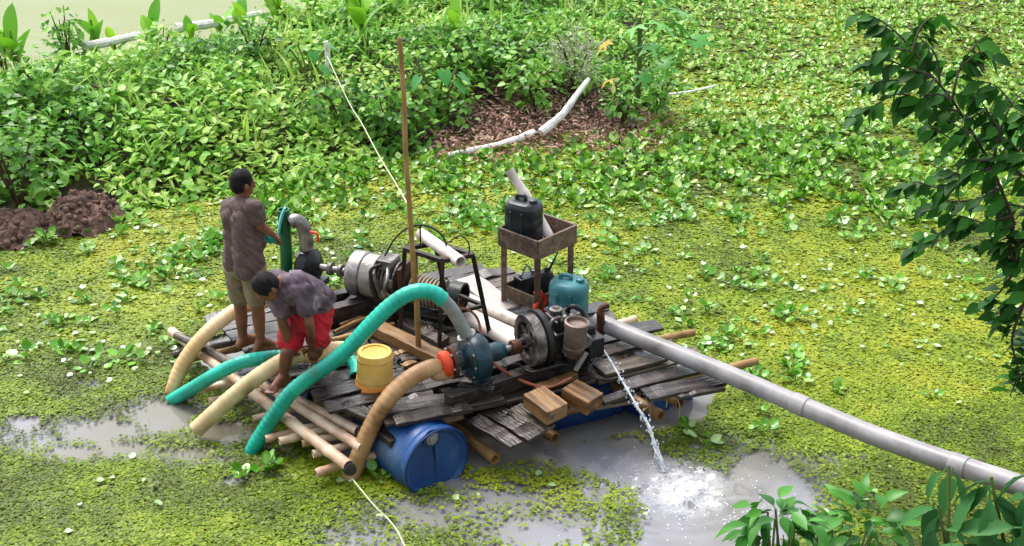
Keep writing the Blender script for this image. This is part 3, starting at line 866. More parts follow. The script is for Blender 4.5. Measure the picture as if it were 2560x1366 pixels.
def bamboo(A, B, r, m, name='bamboo_pole', parent=raft, seed=0, sag=0.0, hollow=.05):
    A, B = Vector(A), Vector(B)
    q = random.Random(seed + int(A.x * 991) + int(A.y * 37))
    L = (B - A).length
    n = max(6, int(L / .035))
    node = q.uniform(.22, .32); ph = q.random()
    pts, rad = [], []
    side = Vector((q.gauss(0, .01), q.gauss(0, .01), q.gauss(0, .01) - sag)) * L
    for i in range(n + 1):
        t = i / n
        s = t * L
        k = abs(((s / node + ph) % 1) - .5)
        rad.append(r * (1 + (.14 if k < .07 else 0)) * (1.05 - .1 * t))
        pts.append(A.lerp(B, t) + side * (4 * t * (1 - t)))
    mb = MB().tube(pts, rad, 10, True, hollow)
    base = RL if parent is raft else Vector((0, 0, 0))
    me = mb.mesh(name, True, A)
    return obj(name, me, m, parent, A - base)
def plank(A, B, w, th, m, name='plank', seed=None, parent=raft, ragged=.02, tilt=0.0, warp=.006):
    """a sawn board from A to B (top face at their height), with uneven ends"""
    A, B = Vector(A), Vector(B)
    q = random.Random(seed if seed is not None else int(A.x * 997 + B.y * 131))
    d = B - A
    L = d.length
    n = 8
    v, f = [], []
    wob = [q.gauss(0, warp) for _ in range(n + 1)]
    for i in range(n + 1):
        x = L * i / n - L / 2
        ww = w * .5 * (1 + q.uniform(-.03, .03))
        e0, e1 = (q.uniform(-ragged, ragged), q.uniform(-ragged, ragged)) if i in (0, n) else (0, 0)
        v += [(x + e0, -ww, -th), (x + e1, ww, -th), (x + e1, ww, wob[i]), (x + e0, -ww, wob[i] * .6)]
    for i in range(n):
        a, b = i * 4, i * 4 + 4
        for k in range(4):
            f.append([a + k, b + k, b + (k + 1) % 4, a + (k + 1) % 4][::-1])
    f += [[0, 1, 2, 3][::-1], [n * 4 + k for k in range(4)]]
    me = bpy.data.meshes.new(name)
    me.from_pydata(v, [], f)
    base = RL if parent is raft else Vector((0, 0, 0))
    o = obj(name, me, m, parent, (A + B) / 2 - base)
    yaw = math.atan2(d.y, d.x)
    o.rotation_euler = (tilt, -math.atan2(d.z, math.hypot(d.x, d.y)), yaw)
    bv = o.modifiers.new('bevel', 'BEVEL'); bv.width = .004; bv.segments = 1; bv.limit_method = 'ANGLE'
    return o
# lower layer: bamboo across the raft, ends sticking out on both sides
for i, (lx, ly, rb, r, m) in enumerate(((790, 1184, 1.15, .034, bamboo_m), (782, 1136, 1.2, .028, bamboo_m), (756, 1110, 1.5, .030, bamboo_m), (698, 1104, 1.4, .032, bamboo_m), (664, 1098, 1.3, .028, bamboo_m), (632, 1048, 1.2, .027, bamboo_m), (522, 1004, 1.4, .029, bamboo_m), (490, 976, 3.2, .032, bamboo_m), (432, 888, 3.3, .034, old_m), (445, 905, 2.0, .03, brown_bam))):
    A = P(lx, ly, .17 if i else .12)
    bamboo(A, A + vb * rb + Vector((0, 0, .02)), r, m, seed=i)
for i, (rx, ry, z, lb, m) in enumerate(((1892, 903, .26, 2.2, brown_bam), (1735, 832, .24, 2.0, brown_bam), (1637, 817, .24, 1.5, brown_bam), (1590, 797, .22, 1.2, bamboo_m))):
    B = P(rx, ry, z)
    bamboo(B - vb * lb - Vector((0, 0, .05)), B, .036, m, seed=20 + i)
for i, (bx, by, z, L) in enumerate(((1238, 1148, .10, 1.6), (1388, 1096, .17, 1.5), (1652, 1040, .22, 1.6), (1700, 1010, .22, 1.3))):
    A = P(bx, by, z)
    bamboo(A, A + va * L + Vector((0, 0, .03)), .042, brown_bam, seed=30 + i)
# left edge rails over them
bamboo(P(872, 1166, .24), P(428, 828, .28), .042, bamboo_m, seed=40)
bamboo(P(905, 1120, .27), P(640, 950, .30), .038, bamboo_m, seed=41)
bamboo(P(895, 1078, .28), P(700, 980, .30), .04, bamboo_m, seed=42)
bamboo(P(600, 920, .33), P(440, 838, .33), .035, old_m, seed=43)
# joists under the deck
for b in (.35, 1.05, 1.75, 2.5):
    plank(RF(b, -.05, DZ - .045), RF(b, 2.35, DZ - .045), .10, .07, black_m, 'joist', seed=int(b * 100))
# deck boards
q = random.Random(5)
row = .0
i = 0
while row < 2.45:
    w = q.uniform(.15, .22)
    a = row + w / 2
    lo = .02 + q.uniform(-.06, .10) + (.25 if a < .35 else 0)
    hi = 2.95 + q.uniform(-.15, .2) - max(0, a - 1.4) * .35
    cuts = [lo] + sorted([q.uniform(.8, 1.3), q.uniform(1.7, 2.2)]) + [hi]
    for c0, c1 in zip(cuts, cuts[1:]):
        if a < .16 and 1.9 < (c0 + c1) / 2 < 2.5:                # the black gap beside the front engine
            continue
        z = DZ + q.choice((0, 0, .012, .022)) + q.uniform(-.004, .004) + (.055 if (a < .85 and c0 < .6) else 0)
        plank(RF(c0 + .01, a + q.uniform(-.02, .02), z), RF(c1 - .01, a + q.uniform(-.02, .02), z), w - q.uniform(.012, .03), .03, wood_m if q.random() < .75 else old_m, seed=i)
        i += 1
    row += w
# front boards over the near drum, low broken boards and the right-hand platform
plank(P(985, 1048, .51), P(1172, 1012, .50), .13, .035, old_m, seed=301, tilt=R(4))
plank(P(968, 1020, .50), P(1175, 985, .49), .15, .03, wood_m, seed=302)
plank(P(820, 995, .47), P(960, 1045, .47), .12, .035, wood_m, seed=303)
plank(P(842, 975, .455), P(1000, 1020, .46), .10, .03, wood_m, seed=304)
plank(P(1180, 1040, .40), P(1290, 1108, .36), .13, .03, wood_m, seed=305)
plank(P(1230, 1022, .40), P(1345, 1092, .36), .17, .03, wood_m, seed=306)
plank(P(1285, 1012, .41), P(1375, 1070, .37), .13, .03, old_m, seed=307)
plank(P(1140, 1020, .43), P(1300, 985, .43), .12, .03, old_m, seed=308)
plank(P(1505, 1000, .40), P(1655, 955, .41), .09, .03, wood_m, seed=309)
plank(P(1480, 1010, .36), P(1580, 992, .36), .12, .03, old_m, seed=310)
plank(P(1610, 985, .45), P(1800, 945, .46), .17, .032, wood_m, seed=311)
plank(P(1560, 960, .46), P(1750, 915, .46), .15, .032, wood_m, seed=312)
plank(P(1690, 985, .45), P(1810, 962, .45), .10, .032, wood_m, seed=313)
plank(P(1505, 925, .46), P(1660, 885, .46), .16, .03, old_m, seed=314)
plank(P(1500, 880, .46), P(1610, 850, .46), .14, .03, old_m, seed=315)
# loose timbers lying on the deck
beam1 = plank(P(925, 800, .53), P(1112, 890, .53), .13, .10, fresh_m, 'timber_beam', seed=320, parent=None)
tag(beam1, 'long sawn timber lying under the metal stand', 'timber')
beam2 = plank(P(1010, 795, .50), P(1110, 850, .50), .14, .06, old_m, 'timber_beam', seed=321, parent=None)
tag(beam2, 'pale wet timber lying behind the metal stand legs', 'timber')
tb = plank(P(1335, 975, .56), P(1395, 1020, .54), .20, .12, fresh_m, 'timber_block', seed=322, parent=None, warp=.001, ragged=.006)
tag(tb, 'orange squared timber block at the front edge, left of the pair', 'timber')
tb = plank(P(1425, 960, .56), P(1490, 995, .54), .19, .12, fresh_m, 'timber_block', seed=323, parent=None, warp=.001, ragged=.006)
tag(tb, 'orange squared timber block at the front edge, right of the pair', 'timber')
tb = plank(P(1335, 968, .50), P(1440, 930, .50), .07, .05, fresh_m, 'timber_block', seed=326, parent=None)
tag(tb, 'narrow reddish batten behind the two orange blocks', 'timber')
wp = plank(P(1165, 690, .50), P(1275, 770, .50), .22, .04, mat('pale_board', ['#8d867f', '#aba49c'], 3, stretch=(.6, 7, 7), rough=(.3, .5), bump=.3), 'pale_board', seed=324, parent=None)
tag(wp, 'pale wet board at the back of the raft beside the wooden stand', 'board')
for k, (a, b, r, lab) in enumerate((((835, 832), (930, 790), .018, 'thin brown stick lying behind the man in red shorts'), ((850, 812), (905, 792), .014, 'short brown stick beside the long brown stick'), ((830, 850), (985, 810), .02, 'long dark stick lying in front of the rear engine'))):
    tag(bamboo(P(*a, .475), P(*b, .475), r, brown_bam, 'loose_stick', None, seed=60 + k), lab, 'stick')
# rubble of offcuts behind the bucket
for k, (x, y, s) in enumerate(((1010, 880, .09), (985, 905, .07), (1025, 915, .08), (1000, 935, .06))):
    p = P(x, y, .46)
    t_ = plank(p - vb * s + Vector((0, 0, .01 * k)), p + vb * s * .8 + va * .04 + Vector((0, 0, .01 * k)), .06, .04, (brown_bam, black_m)[k % 2], 'offcut', seed=330 + k, parent=None)
    tag(t_, ('brown wood offcut just behind the bucket, rearmost', 'dark wood offcut right of the bucket', 'brown wood offcut by the foot of the thin pole', 'dark offcut at the foot of the bucket')[k], 'offcut')

# float drums
drum_m = mat('blue_plastic', ['#0e2a55', '#143a72', '#204c82', '#506478', '#667078'], 3.2, rough=(.3, .55), bump=.1, contrast=(.25, .85))
drum_dk = mat('blue_plastic_rim', ['#0c2750', '#123a72'], 4, rough=(.3, .5), bump=.05)
grey_m = mat('grey_plastic', ['#5d605f', '#888a86'], 6, rough=(.4, .6), bump=.05)
def drum(face, ax, L=.86, rad=.29):
    """closed drum lying down; face = centre of the near end, ax = direction of the body"""
    e = empty('float_drum', face - RL)
    e.parent = raft
    ax = Vector(ax).normalized()
    prof = [(.02, .02), (rad * .80, .022), (rad * .83, .012), (rad * .90, -.004), (rad * .97, .004), (rad * 1.0, .03), (rad * .985, .06), (rad * .95, .075), (rad * .955, .09), (rad * 1.0, .13), (rad * 1.01, .24), (rad * .985, .265), (rad * 1.01, .29), (rad * 1.01, .56), (rad * .985, .585), (rad * 1.01, .61), (rad, L - .12), (rad * .95, L - .08), (rad, L - .03), (rad * .95, L)]
    b = MB().lathe(prof, (0, 0, 0), ax, 40).build('body', drum_m, e)
    side = Vector((0, 0, 1)).cross(ax).normalized()
    ring = [(side * math.cos(t) + Vector((0, 0, 1)) * math.sin(t)) * rad * .975 + ax * .006 for t in np.linspace(0, 2 * math.pi, 49)]
    MB().tube(ring, .009, 6, False).build('rim', drum_dk, b)
    # raised web across the end and the two bungs
    w = MB()
    w.bar(side * -.004 + Vector((0, 0, -.6 * rad)) + ax * .012, side * -.004 + Vector((0, 0, .55 * rad)) + ax * .012, .02, .02)
    w.build('end_web', drum_m, b)
    for s, z in ((-.12, .78), (.02, -.72)):
        c = side * (s * rad) * -1 + Vector((0, 0, z * rad)) + ax * .02
        MB().lathe([(.048, .0), (.05, -.012), (.03, -.013), (.028, -.026), (.004, -.028)], c, ax, 16).build('bung', grey_m, b)
        MB().lathe([(.066, .004), (.068, -.004), (.05, -.006)], c, ax, 18).build('bung_seat', drum_dk, b)
    return e
F1 = P(1096, 1212, 0); F1 = Vector((F1.x, F1.y, .195))
drum(F1, va - Vector((0, 0, .10)), .80, .282)
F2 = P(1425, 1112, 0) + va * .50; drum(Vector((F2.x, F2.y, .07)), vb, .72, .27)
F4 = P(1720, 1055, 0) + va * .22; drum(Vector((F4.x, F4.y, .08)), va)
for bb, aa in ((.55, 1.2), (1.55, 1.25), (2.45, 1.25)):
    p = RF(bb, aa, .09); drum(p, va)
# rope lashings hanging from the front edge
rope_m = mat('rope', ['#9aa27e', '#c3c9a4'], 30, rough=(.7, .9), bump=.4)
dirty_rope = mat('dirty_rope', ['#6e6455', '#8f8573'], 30, rough=(.7, .9), bump=.4)
for k, (x0, y0, x1, y1) in enumerate(((1610, 985, 1625, 1045), (1640, 985, 1605, 1030), (1690, 985, 1695, 1050), (1325, 985, 1330, 1010), (1655, 985, 1665, 1020), (1440, 880, 1450, 950))):
    A, B = P(x0, y0, .44), AT(x1, y1, P(x0, y0, .44).y - .03)
    MB().tube(catmull([A, (A + B) / 2 + Vector((.02, -.01, 0)), B], 5), .006, 5).build('lashing', dirty_rope, raft, origin=None).location = -RL
# corner lashing bolt where the rails cross
p = P(873, 1172, .22)
MB().lathe([(.045, -.03), (.05, 0), (.045, .04), (.02, .045)], p - RL, (.4, -.8, .3), 12).build('lashing', mat('dark_rubber', ['#1a1716', '#2e2a28'], 8, rough=(.4, .6), bump=.2), raft)
# ------------------------------------------------------------------ machines
iron_m = mat('oily_iron', ['#0f0f10', '#1e1e20', '#37373a'], 6, rough=(.25, .55), bump=.25, metal=.3)
steel_m = mat('dull_steel', ['#4a4542', '#7c7874', '#9c9893', '#4d4844'], 6, rough=(.3, .55), bump=.12, metal=.75)
grease_m = mat('greasy_cast_metal', ['#26211f', '#55504c', '#8d8782'], 9, rough=(.3, .55), bump=.5, metal=.3)
rust_m = mat('rusty_iron', ['#2a1710', '#4a2a1c', '#5d3a28'], 9, rough=(.5, .8), bump=.4, metal=.2)
pump_m = mat('pump_green_paint', ['#091417', '#0e2830', '#163c46', '#090f11'], 6, rough=(.25, .5), bump=.2)
orange_m = mat('orange_paint', ['#a82c14', '#d4401e', '#e05026'], 7, rough=(.4, .6), bump=.15)
teal_m = mat('teal_hose', ['#3d7a66', '#149480', '#18a890', '#20b49c'], 5, rough=(.25, .4), bump=.03)
cream_m = mat('cream_hose', ['#8f7a52', '#bfa97c', '#cdb98e', '#d8c8a2'], 5, rough=(.3, .5), bump=.06)
tan_m = mat('tan_hose', ['#6b4d30', '#9c774e', '#b08a60', '#bf9c74'], 5, rough=(.35, .5), bump=.06)
peach_m = mat('peach_hose', ['#c4985f', '#dfb884', '#ecd2ac'], 3, rough=(.3, .5), bump=.06)
pvc_m = mat('grey_pvc', ['#5c5956', '#7c797a', '#8e8b8c', '#9c999a'], 4, rough=(.35, .55), bump=.08)
wpvc_m = mat('white_pvc', ['#8d8072', '#bdb2a6', '#cfc6bb', '#d8d0c8'], 5, rough=(.3, .5), bump=.06)
X_ = Vector((1, 0, 0))
def ring_prof(ro, ri, a, b):
    return [(ri, a), (ro, a), (ro, b), (ri, b), (ri, a)]

# skid beams of the front pump set: part of the raft
p1 = (P(1190, 892, .75), P(1325, 850, .78))
TH1 = math.atan2(p1[1].y - p1[0].y, p1[1].x - p1[0].x)
bx = MB().bar(P(1118, 1006, .52) - RL, P(1462, 893, .52) - RL, .10, .13).build('engine_bearer', black_m, raft, False, bevel=.006)
bx = MB().bar(P(1185, 945, .52) - RL, P(1500, 850, .52) - RL, .10, .13).build('engine_bearer', black_m, raft, False, bevel=.006)
MB().bar(P(1148, 962, .575) - RL, P(1235, 975, .575) - RL, .06, .03).build('engine_bearer', black_m, raft, False, bevel=.004)
bx = MB().bar(P(815, 792, .52) - RL, P(1005, 742, .52) - RL, .11, .16).build('engine_bearer', black_m, raft, False, bevel=.006)
bx = MB().bar(P(800, 757, .5) - RL, P(985, 715, .5) - RL, .10, .13).build('engine_bearer', black_m, raft, False, bevel=.006)
bx = MB().bar(P(985, 760, .5) - RL, P(1150, 800, .5) - RL, .10, .12).build('engine_bearer', black_m, raft, False, bevel=.006)

# front engine
fw = p1[1]
e1 = empty('diesel_engine', (fw.x, fw.y, .585), TH1)
tag(e1, 'black oily diesel engine with a spoked flywheel at the front of the raft', 'engine')
AZ = .78 - .585
m_ = MB().lathe(ring_prof(.205, .15, -.035, .045), (0, 0, AZ), X_, 40, False)
m_.lathe([(.055, -.05), (.06, .06)], (0, 0, AZ), X_, 20)
fwo = m_.build('flywheel', grease_m, e1)
for k in range(5):
    a = k * 2 * math.pi / 5 + .5
    MB().bar((0, .05 * math.cos(a), AZ + .05 * math.sin(a)), (0, .155 * math.cos(a), AZ + .155 * math.sin(a)), .045, .035, up=X_).build('spoke', grease_m, fwo, False, bevel=.005)
MB().lathe([(.03, -.09), (.032, -.05)], (0, 0, AZ), X_, 16).build('hub_nut', iron_m, fwo)
MB().lathe([(.215, .055), (.225, .06), (.225, .10), (.2, .12), (.12, .13)], (0, 0, AZ), X_, 40).build('flywheel_housing', iron_m, e1)
MB().box((.33, 0, .13), (.40, .30, .26), taper=.9).build('crankcase', iron_m, e1, False, bevel=.02)
MB().box((.30, .01, .30), (.26, .22, .09), taper=.92).build('cylinder_head', iron_m, e1, False, bevel=.015)
MB().box((.32, 0, -.015), (.5, .26, .03)).build('base_plate', iron_m, e1, False, bevel=.004)
for k in range(4):
    MB().lathe([(.017, 0), (.017, .02), (.008, .03)], (.21 + .06 * k, -.06, .345), (0, 0, 1), 8).build('head_bolt', steel_m, e1)
MB().tube(catmull([(.22, -.05, .33), (.2, -.1, .39), (.12, -.12, .38), (.1, -.13, .28)], 6), .014, 8).build('fuel_line', grease_m, e1)
MB().tube(catmull([(.35, .05, .34), (.36, .0, .40), (.42, -.05, .38), (.44, -.1, .30)], 6), .02, 8).build('coolant_pipe', iron_m, e1)
MB().lathe([(.05, 0), (.052, .04), (.03, .045), (.02, .06)], (.25, .05, .345), (0, 0, 1), 16).build('filler_cap', grease_m, e1)
MB().lathe([(.06, 0), (.06, .07), (.05, .085)], (.36, -.16, .2), (0, -1, 0), 18).build('timing_cover', grease_m, e1)
MB().lathe([(.03, 0), (.03, .06)], (.22, -.15, .12), (0, -1, 0), 12).build('drain_plug', steel_m, e1)
MB().box((.46, -.19, .12), (.14, .10, .16)).build('water_pump', iron_m, e1, False, bevel=.012)
# air-filter can standing beside it
can_m = mat('rusty_can', ['#4c3c36', '#6f5d55', '#84736a'], 6, rough=(.4, .6), bump=.15, metal=.3)
cl = e1.matrix_world
c0 = P(1434, 878, .72); rel = Matrix.Rotation(-TH1, 3, 'Z') @ (c0 - Vector(e1.location))
ca = MB().lathe([(.055, -.04), (.07, 0), (.084, .02), (.084, .05), (.080, .055), (.084, .06), (.088, .22), (.095, .225), (.095, .26), (.08, .265), (.078, .235), (.02, .23)], rel, (.05, -.06, 1), 26).build('air_filter', can_m, e1)
MB().tube([rel + Vector((0, 0, -.1)), rel + Vector((-.02, 0, -.02))], .04, 12).build('filter_neck', iron_m, e1)
MB().bar(rel + Vector((-.03, -.085, -.12)), rel + Vector((.06, -.09, .02)), .02, .035).build('filter_bracket', steel_m, e1, False)

# front pump
pc = p1[0]
e2 = empty('water_pump', (pc.x, pc.y, .585), TH1)
tag(e2, 'dark teal centrifugal pump with an orange plug at its mouth', 'pump')
PZ = .75 - .585
MB().lathe([(.10, -.12), (.14, -.10), (.17, -.07), (.18, -.02), (.18, .03), (.16, .07), (.11, .09), (.07, .10)], (0, 0, PZ), X_, 36).build('volute', pump_m, e2)
MB().lathe([(.07, -.19), (.075, -.12), (.11, -.115)], (0, 0, PZ), X_, 24).build('suction_neck', pump_m, e2)
fl = MB().lathe(ring_prof(.125, .05, -.215, -.188), (0, 0, PZ), X_, 30, False).build('flange', rust_m, e2)
for k in range(6):
    a = k * math.pi / 3
    MB().lathe([(.013, -.235), (.013, -.18)], (0, .105 * math.cos(a), PZ + .105 * math.sin(a)), X_, 6).build('bolt', steel_m, fl)
MB().lathe([(.095, -.222), (.102, -.235), (.10, -.275), (.085, -.29), (.02, -.292)], (0, 0, PZ), X_, 26).build('plug', orange_m, e2)
for y in (-.11, .11):
    MB().box((.0, y, .03), (.16, .05, .09), taper=.7).build('foot', pump_m, e2, False, bevel=.006)
MB().lathe([(.07, .09), (.075, .18), (.06, .22), (.05, .24)], (0, 0, PZ), X_, 20).build('bearing_housing', pump_m, e2)
MB().lathe([(.024, .23), (.024, .42)], (0, 0, PZ), X_, 12).build('shaft', steel_m, e2)
MB().lathe([(.055, .30), (.06, .31), (.06, .36), (.055, .37)], (0, 0, PZ), X_, 18).build('coupling', rust_m, e2)
MB().lathe(ring_prof(.172, .155, -.068, -.055), (0, 0, PZ), X_, 36, False).build('casing_seam', iron_m, e2)
for k in range(10):
    a = k * math.pi / 5
    MB().lathe([(.012, -.085), (.012, -.06)], (0, .158 * math.cos(a), PZ + .158 * math.sin(a)), X_, 6).build('bolt', steel_m, e2)
# discharge: grey pipe rising from the volute into the teal hose
W1 = P(628, 1132, 0.0)
PT = P(1168, 842, .90)
dis_px = [(1180, 868), (1168, 842), (1150, 808), (1128, 772), (1105, 748)]
dpts = [ON(x, y, PT, W1) for x, y in dis_px]
inv = Matrix.Rotation(-TH1, 3, 'Z')
dl = [inv @ (p - Vector(e2.location)) for p in dpts]
MB().tube(catmull(dl, 6), [.062] * 7 + [.052] * 18, 16).build('discharge_pipe', mat('dirty_grey_pipe', ['#4d5250', '#7a807c', '#979b96'], 7, rough=(.3, .5), bump=.15), e2)
MB().lathe(ring_prof(.075, .05, -.02, .02), dl[1], (dl[2] - dl[1]), 20, False).build('hose_clamp', steel_m, e2)

# ------------------------------------------------------------------ hoses and pipes
def hose(name, pts, r, m, label, cat='hose', rib=.028, pitch=.048, seg=14, hollow=.06, parts=None):
    c, L = resample(catmull(pts, 10), .012 if rib else .04)
    rad = [r * (1 + rib * math.sin(2 * math.pi * i * .012 / pitch)) for i in range(len(c))] if rib else [r] * len(c)
    o = MB().tube(c, rad, seg, True, hollow).build(name, m, None, origin=c[0])
    return tag(o, label, cat)
h1 = [ON(x, y, PT, W1) for x, y in ((1108, 750), (1085, 734), (1050, 728), (1015, 738), (975, 765), (930, 808), (880, 862), (830, 906), (775, 943), (725, 985), (688, 1035), (655, 1085), (632, 1125))] + [W1 + Vector((-.03, -.03, -.12))]
hose('discharge_hose', h1, .060, teal_m, 'long teal hose arching from the front pump down into the pond')
h2 = [P(418, 1010, -.08), P(440, 995, .04), P(490, 966, .22), P(545, 933, .42), P(600, 908, .52), P(650, 897, .53), P(700, 892, .51), (P(770, 890, .50)), P(830, 890, .50), P(872, 898, .50), P(892, 920, .50), P(890, 945, .50)]
hose('discharge_hose', h2, .056, teal_m, 'low teal hose running along the deck behind the bucket into the pond')
A_, B_ = P(432, 985, 0), P(668, 752, .62)
h3 = [P(426, 992, -.1)] + [ON(x, y, A_, B_) for x, y in ((434, 970), (452, 920), (478, 878), (512, 838), (555, 800), (605, 768), (668, 752))]
hose('suction_hose', h3, .062, peach_m, 'peach suction hose curving down behind the standing man', rib=.025)
# hose lifted by the bending man
HANDY = 8.12
hh = AT(783, 892, HANDY)
hE = P(492, 1074, .10)
h4 = [ON(x, y, hE, hh) for x, y in ((490, 1075), (530, 1038), (590, 985), (645, 942), (700, 907), (752, 884))]
hose('suction_hose', h4, .066, cream_m, 'cream suction hose with its open end by the water, lifted by the bending man', rib=.02)
h5 = [h4[-1] + Vector((.02, .0, .0)), hh + Vector((0, 0, .005)), AT(830, 872, HANDY + .08), AT(868, 872, HANDY + .2), AT(893, 885, HANDY + .28), AT(905, 915, HANDY + .3)]
hose('suction_hose', h5, .054, peach_m, 'short tan hose length between the bending man and the bucket', rib=.02)
cuff = MB().lathe(ring_prof(.075, .06, -.02, .02), h4[-1], h4[-1] - h4[-2], 20, False).build('hose_cuff', cream_m, None, origin=None)
tag(cuff, 'cream cuff joining the lifted hose to the tan length', 'hose cuff')
FLp = Vector(e2.location) + Matrix.Rotation(TH1, 3, 'Z') @ Vector((-.23, 0, PZ))
W5 = P(876, 1198, .0)
h6 = [FLp + Vector((.02, -.01, -.05)), FLp + Vector((-.08, -.05, -.05))] + [ON(x, y, FLp, W5) for x, y in ((1085, 918), (1035, 940), (990, 975), (955, 1020), (926, 1072), (904, 1122), (888, 1165), (878, 1195))] + [W5 + Vector((-.01, -.01, -.1))]
hose('suction_hose', h6, .066, tan_m, 'brown suction hose dropping from the orange plugged flange beside the blue drum', rib=.02)
# big grey pipe leading away
pp_ = [P(1490, 802, .56), P(1600, 848, .56), P(1800, 928, .55), P(2000, 1013, .54), P(2200, 1095, .56), P(2400, 1165, .62), P(2560, 1218, .7), P(2800, 1300, .85)]
po = hose('discharge_pipe', pp_ + [Vector((4.6, 5.6, 1.3))], .072, pvc_m, 'long grey pipe running from the raft to the right bank', 'pipe', rib=0, seg=20)
for t in (pp_[3], pp_[5]):
    i_ = pp_.index(t)
    d_ = (pp_[i_ + 1] - pp_[i_ - 1]).normalized()
    MB().lathe([(.073, -.06), (.079, -.055), (.079, .055), (.073, .06)], t - pp_[0], d_, 20, False).build('coupling', pvc_m, po)
# black elbow riser at the pipe's start
el = [P(1502, 835, .5), AT(1502, 800, P(1502, 835, .5).y), AT(1501, 778, P(1502, 835, .5).y), AT(1508, 768, P(1502, 835, .5).y), AT(1522, 763, P(1502, 835, .5).y)]
tag(MB().tube(catmull(el, 6), [.034] * 12 + [.026] * 13, 12, True, .03).build('elbow_pipe', rust_m, None, origin=el[0]), 'short dark elbow pipe standing at the start of the grey pipe', 'pipe')
# white pipes lying along the deck
for k, (a, b, r, lab) in enumerate((((1105, 758, .52), (1298, 866, .52), .062, 'white pipe on the deck nearest the metal stand'), ((1165, 748, .53), (1318, 818, .53), .060, 'white pipe on the deck beside the wooden stand'), ((1150, 775, .51), (1292, 842, .51), .055, 'white pipe on the deck in the middle of the three'))):
    A, B = P(*a), P(*b)
    tag(MB().tube(resample([A, B], .2)[0], r, 18, True, .05).build('deck_pipe', wpvc_m, None, origin=A), lab, 'pipe')
# thin hoses / cables from the front pump
cab_m = mat('copper_hose', ['#6b3a22', '#96563a'], 10, rough=(.4, .6), bump=.1)
cb = [AT(1128, 772, 8.15), P(1150, 800, .95), P(1185, 850, .86), P(1230, 905, .72), P(1280, 940, .58), P(1330, 962, .50), P(1375, 968, .53), P(1430, 945, .57)]
tag(MB().tube(catmull(cb, 8), .013, 8).build('rubber_hose', cab_m, None, origin=cb[0]), 'thin copper-brown hose looping from the pump outlet over the black skid', 'hose')
cb = [AT(1130, 770, 8.2), AT(1170, 775, 8.5), AT(1195, 800, 8.6), P(1205, 850, .55)]
tag(MB().tube(catmull(cb, 8), .010, 8).build('rubber_hose', cab_m, None, origin=cb[0]), 'thin brown hose hanging inside the metal stand', 'hose')

for k, (pts, lab) in enumerate((
        ([P(1245, 925, .60), P(1290, 910, .62), P(1330, 930, .60), P(1390, 915, .62), P(1450, 905, .58)], 'black cable snaking along the skid under the front engine'),
        ([P(1465, 860, .60), P(1490, 890, .5), P(1470, 930, .5), P(1510, 950, .48), P(1560, 940, .48)], 'black cable coiled on the boards right of the front engine'),
        ([P(1230, 870, .62), P(1262, 905, .60), P(1255, 935, .57), P(1200, 968, .6)], 'black cable hanging over the skid between pump and front engine'))):
    tag(MB().tube(catmull(pts, 8), .011, 7).build('cable', black_m, None, origin=pts[0]), lab, 'cable')
# ------------------------------------------------------------------ rear engine and pump
q0, q1 = P(903, 684, .76), P(1150, 730, .76)
TH2 = math.atan2(q1.y - q0.y, q1.x - q0.x)
e3 = empty('diesel_engine', (q0.x, q0.y, .56), TH2)
tag(e3, 'grey rear diesel engine with a solid silver flywheel', 'engine')
A2 = .20
f2 = MB().lathe([(.03, -.02), (.12, -.012), (.15, -.03), (.165, -.055), (.195, -.06), (.2, -.05), (.2, .05), (.19, .06), (.1, .07)], (0, 0, A2), X_, 40).build('flywheel', steel_m, e3)
MB().lathe([(.035, -.06), (.045, -.01)], (0, 0, A2), X_, 16).build('hub_nut', iron_m, f2)
MB().lathe([(.188, .065), (.19, .18), (.175, .19)], (0, 0, A2), X_, 36).build('flywheel_housing', mat('pale_cast_metal', ['#5d5751', '#8f8a83', '#aaa59e'], 8, rough=(.35, .55), bump=.3, metal=.3), e3)
blk = MB()
for k in range(6):
    blk.lathe([(.15, .195 + .035 * k), (.178, .20 + .035 * k), (.178, .215 + .035 * k), (.15, .222 + .035 * k)], (0, 0, A2), X_, 30)
blk.build('cylinder_block', grease_m, e3)
MB().box((.29, .0, A2 - .17), (.34, .26, .10)).build('crankcase', iron_m, e3, False, bevel=.015)
MB().box((.28, -.02, A2 + .17), (.16, .2, .09), taper=.9).build('cylinder_head', grease_m, e3, False, bevel=.012)
for k, pts in enumerate((((.2, -.12, A2 + .12), (.24, -.2, A2 + .08), (.28, -.2, A2 - .03), (.3, -.17, A2 - .1)), ((.32, -.1, A2 + .16), (.36, -.2, A2 + .1), (.34, -.22, A2), (.38, -.18, A2 - .08)), ((.26, -.1, A2 + .18), (.2, -.18, A2 + .15), (.22, -.21, A2 + .02), (.25, -.18, A2 - .12)))):
    MB().tube(catmull(pts, 6), .016, 8).build('fuel_line', (grease_m, steel_m, iron_m)[k], e3)
for k, (x, z) in enumerate(((.23, .03), (.3, -.06), (.36, .05))):
    MB().lathe([(.04, 0), (.042, .03), (.02, .04)], (x, -.165, A2 + z), (0, -1, 0), 14).build('inspection_cover', steel_m, e3)
MB().box((.45, 0, A2), (.03, .34, .38)).build('mounting_plate', rust_m, e3, False, bevel=.006)
coil = MB()
for k in range(9):
    coil.lathe([(.11, .49 + k * .034), (.128, .497 + k * .034), (.128, .513 + k * .034), (.11, .52 + k * .034)], (0, 0, A2 - .02), (1, 0, -.06), 26)
coil.build('belt_drum', mat('canvas_belt', ['#4d4238', '#85755f', '#a8977c'], 10, rough=(.6, .8), bump=.4), e3)
MB().lathe(ring_prof(.125, .105, .86, .97), (0, 0, A2 - .045), (1, 0, 0), 32, False).build('fan_shroud', iron_m, e3)
MB().lathe([(.10, .86), (.10, .88)], (0, 0, A2 - .045), X_, 28).build('fan_backplate', iron_m, e3)
red_m = mat('dark_red_paint', ['#4a1512', '#6e211c'], 8, rough=(.4, .6), bump=.2)
